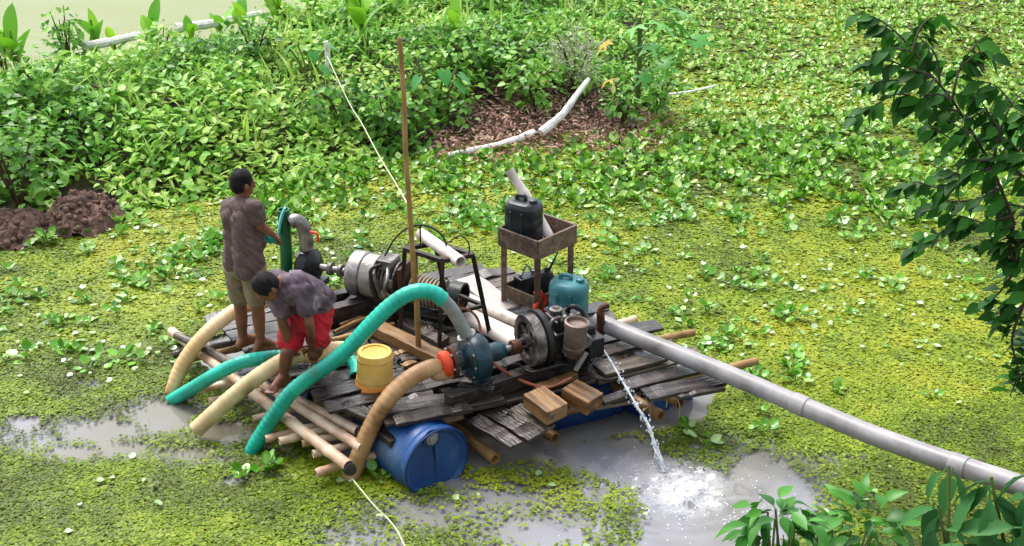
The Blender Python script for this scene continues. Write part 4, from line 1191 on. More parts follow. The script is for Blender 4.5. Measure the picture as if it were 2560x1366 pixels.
MB().lathe([(.05, .87), (.055, .9), (.03, .93)], (0, .02, A2 - .07), X_, 16).build('fan_hub', red_m, e3)
MB().box((.6, 0, -.03), (.5, .3, .05)).build('base_plate', iron_m, e3, False, bevel=.006)
MB().box((.1, 0, -.035), (.4, .3, .05)).build('base_plate', iron_m, e3, False, bevel=.006)
for x in (.88, .93):
    MB().box((x, 0, .03), (.04, .2, .10)).build('bracket', rust_m, e3, False, bevel=.004)
# rear pump: casting, coupling shaft and grey elbow
e4 = empty('water_pump', (q0.x, q0.y, .56), TH2)
tag(e4, 'rear pump with an upturned grey elbow beside the standing man', 'pump')
inv2 = Matrix.Rotation(-TH2, 3, 'Z')
def L2(p): return inv2 @ (Vector(p) - Vector(e4.location))
MB().lathe([(.05, -.62), (.12, -.60), (.165, -.56), (.165, -.48), (.12, -.44), (.05, -.40)], (0, 0, A2 - .03), X_, 30).build('volute', iron_m, e4)
MB().lathe([(.03, -.42), (.03, -.06)], (0, 0, A2 - .01), X_, 12).build('shaft', steel_m, e4)
for x in (-.3, -.2, -.13):
    MB().lathe([(.05, x - .02), (.058, x - .015), (.058, x + .015), (.05, x + .02)], (0, 0, A2 - .01), X_, 18).build('coupling', grease_m, e4)
YR = q0.y + .22
el = [AT(772, 700, YR), AT(768, 660, YR), AT(766, 610, YR), AT(763, 580, YR), AT(752, 559, YR), AT(737, 552, YR - .01), AT(726, 557, YR - .02)]
MB().tube([L2(p) for p in catmull(el, 6)], .062, 18, True, .05).build('elbow', steel_m, e4)
fz_ = L2(AT(767, 640, YR))
MB().lathe(ring_prof(.10, .06, -.012, .014), fz_, (0, 0, 1), 26, False).build('flange', grease_m, e4)
MB().lathe([(.085, -.24), (.08, -.02), (.075, -.012)], fz_, (0, 0, 1), 22).build('discharge_neck', iron_m, e4)
MB().tube(catmull([L2(AT(776, 580, YR - .05)), L2(AT(792, 585, YR - .08)), L2(AT(796, 605, YR - .08))], 5), .012, 8).build('strap', orange_m, e4)
MB().box((-.52, 0, .0), (.22, .3, .06)).build('foot', iron_m, e4, False, bevel=.006)
# upright green hose end the standing man works on
YG = YR + .02
gt = [AT(716, 705, YG), AT(716, 650, YG), AT(713, 590, YG), (AT(710, 545, YG)), AT(708, 524, YG)]
go = MB().tube(resample(catmull(gt, 6), .03)[0], .054, 16, True, .05).build('standing_hose', mat('dark_green_hose', ['#0d3a24', '#14522f', '#1c6440'], 4, rough=(.25, .45), bump=.06), None, origin=gt[0])
tag(go, 'upright dark green pipe in front of the standing man', 'pipe')
sl = [AT(712, 520, YG - .06), AT(703, 545, YG - .07), AT(696, 590, YG - .075)]
MB().tube([p - gt[0] for p in catmull(sl, 6)], [.022, .03] + [.034] * 9 + [.03, .02], 10, squash=.4).build('sleeve', mat('pale_teal_plastic', ['#3fa9a0', '#79cfc8'], 5, rough=(.25, .4), bump=.05), go)

# ------------------------------------------------------------------ metal stand with hoop
ang_m = mat('rusted_angle_iron', ['#1b1614', '#2d2420', '#45352c'], 8, rough=(.4, .7), bump=.3, metal=.4)
FL_, FR_, BL_ = P(1098, 888, .45), P(1228, 852, .45), P(1000, 838, .45)
TL_, TR_, TB_ = AT(1106, 652, FL_.y + .03), AT(1182, 638, FR_.y - .02), AT(1012, 622, BL_.y - .02)
BR_ = BL_ + FR_ - FL_; TK_ = TB_ + TR_ - TL_
st = empty('metal_stand', (FL_.x, FL_.y, .45))
tag(st, 'rusty angle-iron stand with a wire hoop in the middle of the raft', 'metal stand')
SL = Vector(st.location)
for a, b in ((FL_, TL_), (FR_, TR_), (BL_, TB_), (BR_, TK_)):
    MB().bar(a - SL, b - SL, .035, .035, up=(0, 1, 0)).build('leg', ang_m, st, False, bevel=.003)
for a, b in ((TL_, TR_), (TR_, TK_), (TK_, TB_), (TB_, TL_)):
    MB().bar(a - SL, b - SL, .04, .035).build('top_rail', ang_m, st, False, bevel=.003)
for a, b, t in ((FL_, FR_, 0), (FR_, BR_, 0)):
    k0, k1 = .45, .45
    A = FL_.lerp(TL_, .42) if a is FL_ else FR_.lerp(TR_, .42)
    B = FR_.lerp(TR_, .42) if b is FR_ else BR_.lerp(TK_, .42)
    MB().bar(A - SL, B - SL, .03, .03).build('cross_bar', ang_m, st, False, bevel=.003)
yy = TB_.y
hoop = [AT(x, y, yy - .1) for x, y in ((962, 640), (985, 600), (1015, 573), (1050, 563), (1085, 573), (1110, 597), (1120, 640))]
MB().tube([p - SL for p in catmull(hoop, 6)], .008, 6).build('hoop', ang_m, st)
MB().tube([AT(1050, 563, yy - .1) - SL, AT(1052, 618, yy - .1) - SL], .007, 6).build('hoop_stay', ang_m, st)
MB().tube([p - SL for p in catmull([AT(1115, 610, yy - .2), AT(1150, 590, yy - .2), AT(1172, 610, yy - .2), AT(1172, 640, yy - .2)], 6)], .006, 6).build('hoop', ang_m, st)
# pipe lying across the stand
A, B = AT(1052, 585, TK_.y + .05), AT(1152, 656, TL_.y - .02)
tag(MB().tube(resample([A, B], .1)[0], .05, 16, True, .12).build('stub_pipe', wpvc_m, None, origin=A), 'stub of pale pipe laid across the top of the metal stand', 'pipe')

# ------------------------------------------------------------------ wooden stand with two trays
L_, F_, R_ = P(1247, 568, 1.20), P(1345, 604, 1.20), P(1441, 562, 1.20)
K_ = L_ + R_ - F_
ws = empty('wooden_stand', (F_.x, F_.y, DZ + .03))
tag(ws, 'grey wooden stand with an upper and a lower tray at the back of the raft', 'wooden stand')
WL = Vector(ws.location)
grey_wood = mat('grey_wood', ['#3e3025', '#5f4d3e', '#7b6856'], 4, stretch=(5, 5, 5), rough=(.5, .75), bump=.5, rnd=.3)
cen = (L_ + R_) / 2
def board(a, b, z0, z1, name, th=.022):
    c0, c1 = Vector((a.x, a.y, (z0 + z1) / 2)), Vector((b.x, b.y, (z0 + z1) / 2))
    return MB().bar(c0 - WL, c1 - WL, th, z1 - z0).build(name, grey_wood, ws, False, bevel=.003)
for a, b, n_ in ((L_, F_, 'tray_side'), (F_, R_, 'tray_side'), (R_, K_, 'tray_side'), (K_, L_, 'tray_side')):
    board(a, b, 1.03 if (a is L_ or a is F_) else 1.05, 1.20, n_)
    a2, b2 = a.lerp(cen, .1), b.lerp(cen, .1)
    board(a2, b2, .54, .66, n_)
for p in (L_, F_, R_, K_):
    c = p.lerp(cen, .13)
    MB().bar(Vector((c.x, c.y, DZ + .02)) - WL, Vector((c.x, c.y, 1.17)) - WL, .05, .05, up=(0, 1, 0)).build('leg', grey_wood, ws, False, bevel=.003)
for zt, k in ((1.045, .04), (.555, .14)):
    for i in range(4):
        u0, u1 = i / 4 + .02, (i + 1) / 4 - .02
        a, b = L_.lerp(F_, (u0 + u1) / 2), K_.lerp(R_, (u0 + u1) / 2)
        a, b = a.lerp(cen, k), b.lerp(cen, k)
        MB().bar(Vector((a.x, a.y, zt)) - WL, Vector((b.x, b.y, zt)) - WL, .095, .016).build('tray_board', grey_wood, ws, False)
# oily odds and ends in the lower tray
for k, (dx, dy, lab) in enumerate(((-.09, .02, 'black battery box in the lower tray of the wooden stand, left'), (.08, .03, 'black oil tin in the lower tray of the wooden stand, right'))):
    e_ = empty(('battery', 'oil_tin')[k], (cen.x + dx, cen.y + dy, .565), R(35))
    if k == 0:
        MB().box((0, 0, .08), (.2, .13, .16)).build('case', iron_m, e_, False, bevel=.008)
        for s in (-1, 1): MB().lathe([(.015, .16), (.012, .19)], (s * .07, 0, 0), (0, 0, 1), 10).build('terminal', steel_m, e_)
        MB().tube(catmull([(-.06, 0, .16), (0, 0, .25), (.06, 0, .16)], 6), .008, 6).build('carry_strap', mat('blue_grey_plastic', ['#4d5a66', '#7b8a96'], 6, rough=(.4, .6), bump=.05), e_)
    else:
        MB().lathe([(.06, 0), (.062, .17), (.05, .19), (.02, .2), (.018, .23)], (0, 0, 0), (0, 0, 1), 20).build('can', iron_m, e_)
        MB().tube([(.03, 0, .2), (.1, -.03, .36)], [.012, .006], 8).build('spout', iron_m, e_)
    tag(e_, lab, ('battery', 'oil tin')[k])

def jerrycan(loc, rz, w, d, h, m, label, name='jerrycan', round_=3.2, cap=None):
    e = empty(name, loc, rz)
    def sup(a, n):
        c, s = math.cos(a), math.sin(a)
        return math.copysign(abs(c) ** (2 / n), c), math.copysign(abs(s) ** (2 / n), s)
    seg, vv, ff = 36, [], []
    prof = [(.86, 0), (.96, .012), (1.0, .05), (1, .30), (.975, .33), (1, .36), (1, .60), (.975, .63), (1, .66), (1, .80), (.96, .88), (.84, .94), (.6, .965), (.2, .97)]
    for k, z in prof:
        for i in range(seg):
            x, y = sup(2 * math.pi * i / seg, round_)
            vv.append((x * w / 2 * k, y * d / 2 * k, z * h))
    for j in range(len(prof) - 1):
        for i in range(seg):
            i2 = (i + 1) % seg
            ff.append([j * seg + i, j * seg + i2, (j + 1) * seg + i2, (j + 1) * seg + i])
    ff += [list(range(seg))[::-1], [(len(prof) - 1) * seg + i for i in range(seg)]]
    MB().add(vv, ff).build('body', m, e)
    MB().tube(catmull([(-.22 * w, 0, .95 * h), (-.2 * w, 0, 1.04 * h), (.02 * w, 0, 1.05 * h), (.06 * w, 0, .95 * h)], 6), .018, 10).build('handle', m, e)
    MB().lathe([(.036, .93 * h), (.036, 1.02 * h), (.03, 1.03 * h)], (.3 * w, 0, 0), (0, 0, 1), 18).build('cap', cap or m, e)
    for s in (-1, 1):
        MB().bar((s * .17 * w, -d / 2 * 1.0, .12 * h), (s * .17 * w, -d / 2 * 1.0, .78 * h), .02, .012, up=(0, 1, 0)).build('rib', m, e, False, bevel=.004)
    return tag(e, label, 'jerrycan')
blackcan = mat('black_plastic', ['#12161a', '#1c2428', '#2c363c'], 4, rough=(.28, .45), bump=.05)
tealcan = mat('teal_plastic', ['#245058', '#2f6a70', '#3f7d80'], 4, rough=(.3, .5), bump=.06)
bc = cen.lerp(L_, .36)
jerrycan((bc.x, bc.y, 1.055), R(-32), .31, .25, .40, blackcan, 'black jerrycan standing in the upper tray of the wooden stand')
jc = P(1420, 806, DZ + .03)
jerrycan((jc.x, jc.y, DZ + .03), R(-20), .33, .30, .42, tealcan, 'teal jerrycan on the deck in front of the wooden stand', round_=2.6)
# pole lying in the upper tray
A, B = Vector((cen.x + .12, cen.y - .03, 1.07)), AT(1272, 425, cen.y + .22)
tag(bamboo(A, B, .042, wpvc_m, 'pale_pole', None, seed=77), 'pale pole leaning out of the upper tray behind the black jerrycan', 'pole')
# orange rag
r_ = np.random.default_rng(4)
rg = P(1350, 760, .60)
gx_, gy_ = np.meshgrid(np.linspace(-1, 1, 12), np.linspace(-1, 1, 12))
tag(obj('orange_rag', grid_mesh('orange_rag', gx_ * .05 + .015 * np.sin(gy_ * 4), .03 * np.sin(gx_ * 3) + gy_ * .02, gy_ * .10 + .02 * np.sin(gx_ * 6)), orange_m, None, rg), 'orange rag hanging on the wooden stand beside the teal jerrycan', 'rag')

# yellow bucket, upside down
bk = P(938, 968, DZ + .025)
be = empty('bucket', (bk.x, bk.y, DZ + .025))
be.rotation_euler = (R(-2), R(2), 0)
tag(be, 'yellow plastic bucket turned upside down on the front deck', 'bucket')
yb = mat('yellow_plastic', ['#d4a63a', '#e6c468', '#eed894'], 3, stretch=(1, 1, .8), rough=(.3, .5), bump=.08, trans=.25)
MB().lathe([(.142, .005), (.141, .06), (.133, .30), (.127, .312), (.10, .315), (.098, .306), (.02, .304)], (0, 0, 0), (0, 0, 1), 36).build('body', yb, be)
MB().lathe([(.142, .0), (.158, .0), (.165, .02), (.150, .06), (.1425, .065)], (0, 0, 0), (0, 0, 1), 36, False).build('rim', mat('orange_plastic', ['#c8741a', '#e0921f'], 4, rough=(.3, .5), bump=.05, trans=.2), be)
for z in (.09, .26):
    MB().lathe(ring_prof(.146 - .03 * z, .135 - .03 * z, z - .006, z + .006), (0, 0, 0), (0, 0, 1), 36, False).build('hoop', yb, be)
MB().box((.165, -.02, .03), (.04, .05, .012)).build('handle_lug', yb, be, False, bevel=.003)

# tall thin pole standing in the raft
YP = P(1046, 892, DZ).y
tp = [AT(1047, 905, YP), AT(1042, 760, YP), AT(1032, 640, YP), AT(1024, 520, YP), AT(1014, 380, YP), (AT(1010, 250, YP)), AT(999, 95, YP)]
c_, L__ = resample(catmull(tp, 8), .03)
rad = [(.024 - .007 * i / len(c_)) * (1.14 if (i % 13) < 1 else 1) for i in range(len(c_))]
tag(MB().tube(c_, rad, 10, True, .03).build('bamboo_pole', brown_bam, None, origin=c_[0]), 'tall thin brown bamboo pole standing upright from the middle of the raft', 'pole')
# mooring ropes
A, B = P(876, 1192, .16), Vector((P(1060, 1430, .35)))
far_ = Vector((-.35, 4.4, 1.05))
tag(MB().tube(catmull([A, P(930, 1258, .2), P(1005, 1350, .28), far_], 10), .006, 7).build('mooring_rope', rope_m, None, origin=A), 'pale mooring rope from the front corner of the raft to the near bank', 'rope')
A = P(820, 165, .95)
rp = [A + Vector((0, 0, .12)), P(872, 256, .9), P(905, 310, .9), P(945, 385, .95), P(990, 460, 1.05), AT(1024, 520, YP + .03)]
tag(MB().tube(catmull(rp, 8), .0065, 6).build('mooring_rope', rope_m, None, origin=A), 'thin pale rope from the bank stake to the tall pole', 'rope')
A = P(820, 178, .75)
tag(MB().tube([A, A + Vector((.01, 0, .18)), A + Vector((0, 0, .40))], [.04, .035, .03], 8).build('rope_stake', white_m, None, origin=A), 'short white stake on the bank holding the thin rope', 'stake')
# ------------------------------------------------------------------ people
class Flesh(MB):
    def cap(self, p0, p1, r0, r1, seg=14):
        p0, p1 = Vector(p0), Vector(p1)
        d = p1 - p0
        L = max(d.length, 1e-4)
        prof = [(r0 * math.sin(t), -r0 * math.cos(t)) for t in np.linspace(.15, math.pi / 2, 5)] + [(r1 * math.cos(t), L + r1 * math.sin(t)) for t in np.linspace(0, math.pi / 2 - .15, 5)]
        return self.lathe(prof, p0, d, seg)
    def ell(self, c, rad, basis=None, seg=18):
        B = basis or Matrix.Identity(3)
        vv, ff = [], []
        n = 10
        for i in range(n + 1):
            t = math.pi * (.03 + .94 * i / n)
            for k in range(seg):
                a = 2 * math.pi * k / seg
                vv.append(Vector(c) + B @ Vector((rad[0] * math.sin(t) * math.cos(a), rad[1] * math.sin(t) * math.sin(a), -rad[2] * math.cos(t))))
        for i in range(n):
            for k in range(seg):
                k2 = (k + 1) % seg
                ff.append([i * seg + k, i * seg + k2, (i + 1) * seg + k2, (i + 1) * seg + k])
        ff += [list(range(seg))[::-1], [n * seg + k for k in range(seg)]]
        return self.add(vv, ff)
    def skin(self, name, m, parent, vox=.008, smooth=4, wrinkle=0.0, origin=None, cut=None):
        me = self.mesh(name, True)
        t = bpy.data.objects.new('tmp', me); COL.objects.link(t)
        r = t.modifiers.new('r', 'REMESH'); r.mode = 'VOXEL'; r.voxel_size = vox
        s = t.modifiers.new('s', 'SMOOTH'); s.factor = .5; s.iterations = smooth
        dg = bpy.context.evaluated_depsgraph_get()
        out = bpy.data.meshes.new_from_object(t.evaluated_get(dg))
        bpy.data.objects.remove(t); bpy.data.meshes.remove(me)
        nv = len(out.vertices)
        co = np.empty(nv * 3, np.float32); out.vertices.foreach_get('co', co); co = co.reshape(-1, 3)
        if wrinkle:
            no = np.empty(nv * 3, np.float32); out.vertices.foreach_get('normal', no); no = no.reshape(-1, 3)
            a = np.abs(vnoise(co[:, 0] * 1.2 + .9 * co[:, 2], co[:, 2] * .35 - co[:, 1] * .6, 17, 5, 2) - .5) * -2 + .3
            b = vnoise(co[:, 1] * 1.0 + co[:, 2] * .4, co[:, 2] * .7 + co[:, 0], 11, 9, 2) - .5
            co = co + no * ((a + b) * wrinkle)[:, None]
        if origin is not None: co = co - np.array(origin, np.float32)
        out.vertices.foreach_set('co', np.ascontiguousarray(co, np.float32).ravel())
        out.name = name
        out.shade_smooth(); out.update()
        out.materials.clear()
        return obj(name, out, m, parent)
skin_m = mat('skin', ['#54321f', '#70452f', '#88583f'], 7, rough=(.4, .55), bump=.05)
hair_m = mat('hair', ['#0a0809', '#1a1516'], 60, rough=(.6, .8), bump=.8, spec=.25)
def frame(fwd, up=(0, 0, 1)):
    x = Vector(fwd).normalized(); y = Vector(up).cross(x).normalized(); z = x.cross(y)
    return Matrix((x, y, z)).transposed()
def add_head(b, h, c, fwd, up, s=1.0):
    B = frame(fwd, up)
    q = lambda x, y, z: Vector(c) + B @ Vector((x * s, y * s, z * s))
    b.ell(q(-.005, 0, .02), (.098 * s, .076 * s, .105 * s), B)
    b.ell(q(.028, 0, -.045), (.066 * s, .058 * s, .075 * s), B)
    b.cap(q(.088, 0, .0), q(.108, 0, -.028), .010 * s, .016 * s)
    b.ell(q(.085, 0, -.072), (.012 * s, .026 * s, .010 * s), B)
    b.ell(q(.088, 0, .022), (.014 * s, .05 * s, .009 * s), B)
    for t in (-1, 1):
        b.ell(q(-.005, t * .079, -.008), (.022 * s, .010 * s, .034 * s), B)
        b.ell(q(.086, t * .032, .004), (.010 * s, .014 * s, .008 * s), B)
    h.ell(q(-.016, 0, .040), (.096 * s, .081 * s, .096 * s), B)
    h.ell(q(-.046, 0, .004), (.064 * s, .080 * s, .078 * s), B)
    return q
def add_hand(b, w, d, palm, s=1.0, curl=.5):
    """w wrist, d pointing direction, palm = palm normal"""
    d = Vector(d).normalized(); n = Vector(palm); n = (n - d * n.dot(d)).normalized(); sd_ = d.cross(n)
    w = Vector(w)
    for k in (-1.5, -.5, .5, 1.5):
        b.cap(w + d * .01 + sd_ * k * .012, w + d * .075 * s + sd_ * k * .019, .016, .0125)
        r0 = w + d * .08 * s + sd_ * k * .019
        l = (.036, .042, .040, .030)[int(k + 1.5)] * s
        d1 = (d * math.cos(curl * .6) + n * math.sin(curl * .6)); d2 = (d * math.cos(curl * 1.6) + n * math.sin(curl * 1.6))
        b.cap(r0, r0 + d1 * l, .0098, .009, 8); b.cap(r0 + d1 * l, r0 + d1 * l + d2 * l * .9, .009, .0078, 8)
    t0 = w + d * .025 + sd_ * -.032
    t1 = t0 + (d * .6 - sd_ * .7 + n * .3).normalized() * .04
    b.cap(t0, t1, .014, .0105, 8); b.cap(t1, t1 + (d * .9 + n * .4).normalized() * .032, .0105, .009, 8)
def add_foot(b, ank, toe_dir, z, s=1.0):
    a = Vector(ank); d = Vector((toe_dir[0], toe_dir[1], 0)).normalized(); sd_ = Vector((0, 0, 1)).cross(d)
    heel = Vector((a.x, a.y, z + .035)) - d * .035
    ball = Vector((a.x, a.y, z + .026)) + d * .125
    b.cap(a, heel, .038, .036); b.cap(heel, ball, .036, .034); b.cap(a, ball + Vector((0, 0, .01)), .038, .028)
    b.cap(ball - sd_ * .022, ball + sd_ * .022, .026, .026)
    for k in range(5):
        t = ball + sd_ * (-.036 + .018 * k)
        b.cap(t, t + d * (.062 - .007 * abs(k - 1)) + Vector((0, 0, -.012)), .012, .010, 8)

# ---- standing man, seen from behind
Z0 = DZ + .03
Y0 = P(633, 876, Z0).y
J = lambda x, y, dy=0.0: AT(x, y, Y0 + dy)
fwd = Vector((.70, .71, 0)); lft = Vector((-.71, .70, 0))
s1 = empty('person', (J(633, 876).x, Y0, Z0))
tag(s1, 'standing man in grey-brown shirt and khaki shorts, seen from behind', 'person')
S0 = Vector(s1.location)
pel, wai, che, nec = J(613, 652), J(606, 610, -.01), J(600, 548, -.01), J(605, 494, .02)
shL, shR = J(572, 518, .09), J(637, 517, -.10)
hiL, hiR = J(596, 668, .07), J(632, 670, -.05)
knL, knR = J(601, 768, .08), J(645, 772, -.03)
anL, anR = J(608, 852, .06), J(651, 850, -.03)
anL.z = max(anL.z, Z0 + .085); anR.z = max(anR.z, Z0 + .085)
elR, wrR = J(651, 566, -.10), J(682, 587, .02)
elL, wrL = J(640, 572, .22), J(664, 588, .16)
b, h = Flesh(), Flesh()
hd = J(607, 461, .04)
add_head(b, h, hd, (fwd + Vector((.15, 0, -.15))), (0, 0, 1), .91)
b.cap(nec + Vector((0, 0, -.05)), hd + Vector((0, 0, -.02)), .056, .052)
b.cap(shL, shR, .045, .045); b.cap(che, nec, .075, .05); b.cap(che, wai, .085, .08); b.cap(wai, pel, .08, .09); b.cap(hiL, hiR, .085, .085)
for hi, kn, an in ((hiL, knL, anL), (hiR, knR, anR)):
    b.cap(hi, kn, .078, .052); b.cap(kn, kn.lerp(an, .35), .052, .053); b.cap(kn.lerp(an, .3), an, .054, .035)
add_foot(b, anL, fwd, Z0); add_foot(b, anR, fwd + Vector((.3, -.3, 0)), Z0)
for sh, el_, wr in ((shL, elL, wrL), (shR, elR, wrR)):
    b.cap(sh, el_, .05, .038); b.cap(el_, el_.lerp(wr, .3), .039, .04); b.cap(el_.lerp(wr, .3), wr, .04, .026)
add_hand(b, wrR, J(700, 596, .10) - wrR, (-.3, .3, -1), curl=.7)
add_hand(b, wrL, J(690, 596, .20) - wrL, (.5, -.5, -.6), curl=.8)
b.skin('body', skin_m, s1, .0075, 3, origin=S0)
h.skin('hair', hair_m, s1, .008, 3, wrinkle=.02, origin=S0)
shirt_m = mat('grey_brown_cloth', ['#443634', '#594944', '#6a5852'], 5, rough=(.75, .9), bump=.25, bscale=30)
c = Flesh()
c.cap(shL, shR, .068, .068); c.cap(che + lft * .055, nec + Vector((0, 0, -.045)), .10, .065); c.cap(che - lft * .055, nec + Vector((0, 0, -.045)), .10, .065)
for t in (-.06, .06):
    c.cap(che + lft * t, wai + lft * t, .106, .100); c.cap(wai + lft * t, pel + lft * t * 1.1 + Vector((0, 0, -.02)), .106, .130)
    c.cap(che + lft * t + fwd * .04, wai + lft * t + fwd * .05, .10, .105)
for sh, el_ in ((shL, elL), (shR, elR)):
    c.cap(sh, sh.lerp(el_, .58), .060, .058)
c.skin('shirt', shirt_m, s1, .009, 4, wrinkle=.035, origin=S0)
c = Flesh()
for hi, kn, t in ((hiL, knL, 1), (hiR, knR, -1)):
    c.cap(hi + Vector((0, 0, .0)), hi.lerp(kn, .74), .108, .085)
c.cap(hiL, hiR, .112, .112); c.cap(pel + lft * .05, pel - lft * .05, .105, .105)
c.skin('shorts', mat('khaki_cloth', ['#5c5340', '#786b52', '#8a7c62'], 6, rough=(.75, .9), bump=.25, bscale=30), s1, .009, 4, wrinkle=.03, origin=S0)
# teal cloth held in his hand
tc_ = wrL.lerp(J(672, 596, .12), .8)
g = Flesh(); g.ell(tc_ + Vector((0, 0, -.0)), (.045, .04, .045)); g.cap(tc_, tc_ + Vector((-.03, -.02, -.05)), .03, .018); g.cap(tc_, tc_ + Vector((.05, .02, -.03)), .028, .02)
go_ = g.skin('teal_cloth', teal_m, None, .006, 2, wrinkle=.03)
tag(go_, 'small teal cloth in the hands of the standing man', 'cloth')

# ---- bending man with red shorts
Y1 = P(705, 965, Z0).y
J = lambda x, y, dy=0.0: AT(x, y, Y1 + dy)
s2 = empty('person', (J(720, 965).x, Y1, Z0))
tag(s2, 'man in red shorts and stained shirt bending to lift the cream hose', 'person')
S1 = Vector(s2.location)
pel = J(775, 757, .30); nec = J(698, 706, .02); che = J(720, 712, .08); wai = J(752, 733, .2)
shR, shL = J(696, 730, .0), J(757, 730, .0)
hd = J(668, 720, -.06)
fw2 = (nec - pel).normalized()
hiR, hiL = J(742, 785, .26), J(797, 780, .30)
knR, knL = J(718, 880, .02), J(793, 868, .14)
anR, anL = J(709, 950, .02), J(790, 925, .22)
anR.z = max(anR.z, Z0 + .085); anL.z = Z0 + .085
elR, wrR = J(706, 806, .0), J(722, 862, .04)
hp = hh
elL, wrL = J(772, 800, -.07), AT(781, 868, HANDY - .05)
b, h = Flesh(), Flesh()
hfw = Vector((-.45, -.45, -.75))
q_ = add_head(b, h, hd, hfw, Vector((-.5, -.5, .55)), .96)
b.cap(nec, hd, .055, .055)
b.cap(shL, shR, .045, .045); b.cap(che, nec, .07, .05); b.cap(che, wai, .085, .08); b.cap(wai, pel, .08, .09); b.cap(hiL, hiR, .085, .085)
for hi, kn, an in ((hiL, knL, anL), (hiR, knR, anR)):
    b.cap(hi, kn, .085, .052); b.cap(kn, kn.lerp(an, .35), .052, .052); b.cap(kn.lerp(an, .3), an, .053, .035)
add_foot(b, anR, (-.5, -.85), Z0); add_foot(b, anL, (-.3, -.9), Z0)
for sh, el_, wr in ((shL, elL, wrL), (shR, elR, wrR)):
    b.cap(sh, el_, .05, .038); b.cap(el_, el_.lerp(wr, .3), .039, .04); b.cap(el_.lerp(wr, .3), wr, .04, .026)
ha = (h5[1] - h5[0]).normalized()
add_hand(b, wrL, Vector((.02, -.25, -1)), Vector((0, 1, -.1)), curl=.95)
add_hand(b, wrR, Vector((.35, .1, -1)), Vector((.3, .9, 0)), curl=.6)
b.skin('body', skin_m, s2, .0075, 3, origin=S1)
h.skin('hair', hair_m, s2, .008, 3, wrinkle=.02, origin=S1)
c = Flesh()
sd2 = (shL - shR).normalized()
c.cap(shL, shR, .07, .07)
for t in (-.07, .07):
    c.cap(che + sd2 * t, nec.lerp(che, .25) + sd2 * t * .5, .108, .075)
    c.cap(che + sd2 * t, wai + sd2 * t, .115, .115); c.cap(wai + sd2 * t, pel + sd2 * t + Vector((0, 0, .01)), .115, .125)
    c.cap(che + sd2 * t + Vector((-.01, -.03, -.05)), wai + sd2 * t + Vector((0, -.03, -.05)), .10, .10)
for sh, el_ in ((shL, elL), (shR, elR)):
    c.cap(sh, sh.lerp(el_, .62), .068, .066)
c.skin('shirt', mat('stained_purple_cloth', ['#3c3036', '#574852', '#7a6c74', '#aaa0a2'], 4.5, rough=(.75, .9), bump=.25, bscale=30, contrast=(.35, .7)), s2, .009, 4, wrinkle=.035, origin=S1)
c = Flesh()
for hi, kn in ((hiL, knL), (hiR, knR)):
    c.cap(hi + Vector((0, .0, .03)), hi.lerp(kn, .72), .115, .092)
c.cap(hiL, hiR, .118, .118); c.cap(pel, (hiL + hiR) / 2, .125, .12)
c.skin('shorts', mat('red_cloth', ['#8c0d18', '#b81424', '#c8202e'], 6, rough=(.65, .85), bump=.2, bscale=30), s2, .009, 4, wrinkle=.03, origin=S1)
# ------------------------------------------------------------------ water jet and foam
jet_m = mat('falling_water', ['#c9d2da', '#e9eef2', '#ffffff'], 20, rough=(.08, .2), bump=.2, bscale=60, trans=.3)
J0 = P(1478, 838, .72)
J1 = P(1662, 1180, .0)
jp = [J0] + [ON(x, y, J0, J1) for x, y in ((1500, 862), (1540, 925), (1575, 985), (1600, 1030), (1622, 1068), (1638, 1115), (1650, 1150))] + [J1]
c_, L__ = resample(catmull(jp, 8), .012)
jr = np.random.default_rng(3)
n = len(c_)
rad, cc = [], []
for i, p in enumerate(c_):
    t = i / n
    rad.append((.0065 + .004 * t) * (1 + .25 * math.sin(i * .31) + .15 * math.sin(i * .83 + 1)))
    cc.append(p + Vector((math.sin(i * .11), math.cos(i * .09), math.sin(i * .13 + 2))) * (.002 + .006 * t))
jm = MB().tube(cc, rad, 8)
for w_ in (0, 1):                                             # thinner strands parting from the main stream on its way down
    i0 = int(n * (.3 + .15 * w_))
    jm.tube([cc[i] + Vector((math.sin(i * .2 + w_ * 2), math.cos(i * .17), math.sin(i * .15))) * .02 * (i - i0) / (n - i0) for i in range(i0, n)], [.004 + .003 * abs(math.sin(i * .4 + w_)) for i in range(i0, n)], 6)
jet = jm.build('water_jet', jet_m, None, origin=cc[0])
tag(jet, 'thin white water jet spilling from the front engine into the pond', 'water jet')
drops = Flesh()
for k in range(130):
    i = int(n * (.25 + .75 * jr.random()))
    i = min(i, n - 1)
    p = c_[i] + Vector(jr.normal(0, .022, 3))
    r0 = .003 + .006 * jr.random()
    drops.lathe([(r0 * .5, -r0 * 1.3), (r0, 0), (r0 * .4, r0 * 1.6)], p - cc[0], Vector(jr.normal(0, .4, 3)) + Vector((0, 0, 1)), 6)
tag(drops.build('droplets', jet_m, jet), kind='stuff')
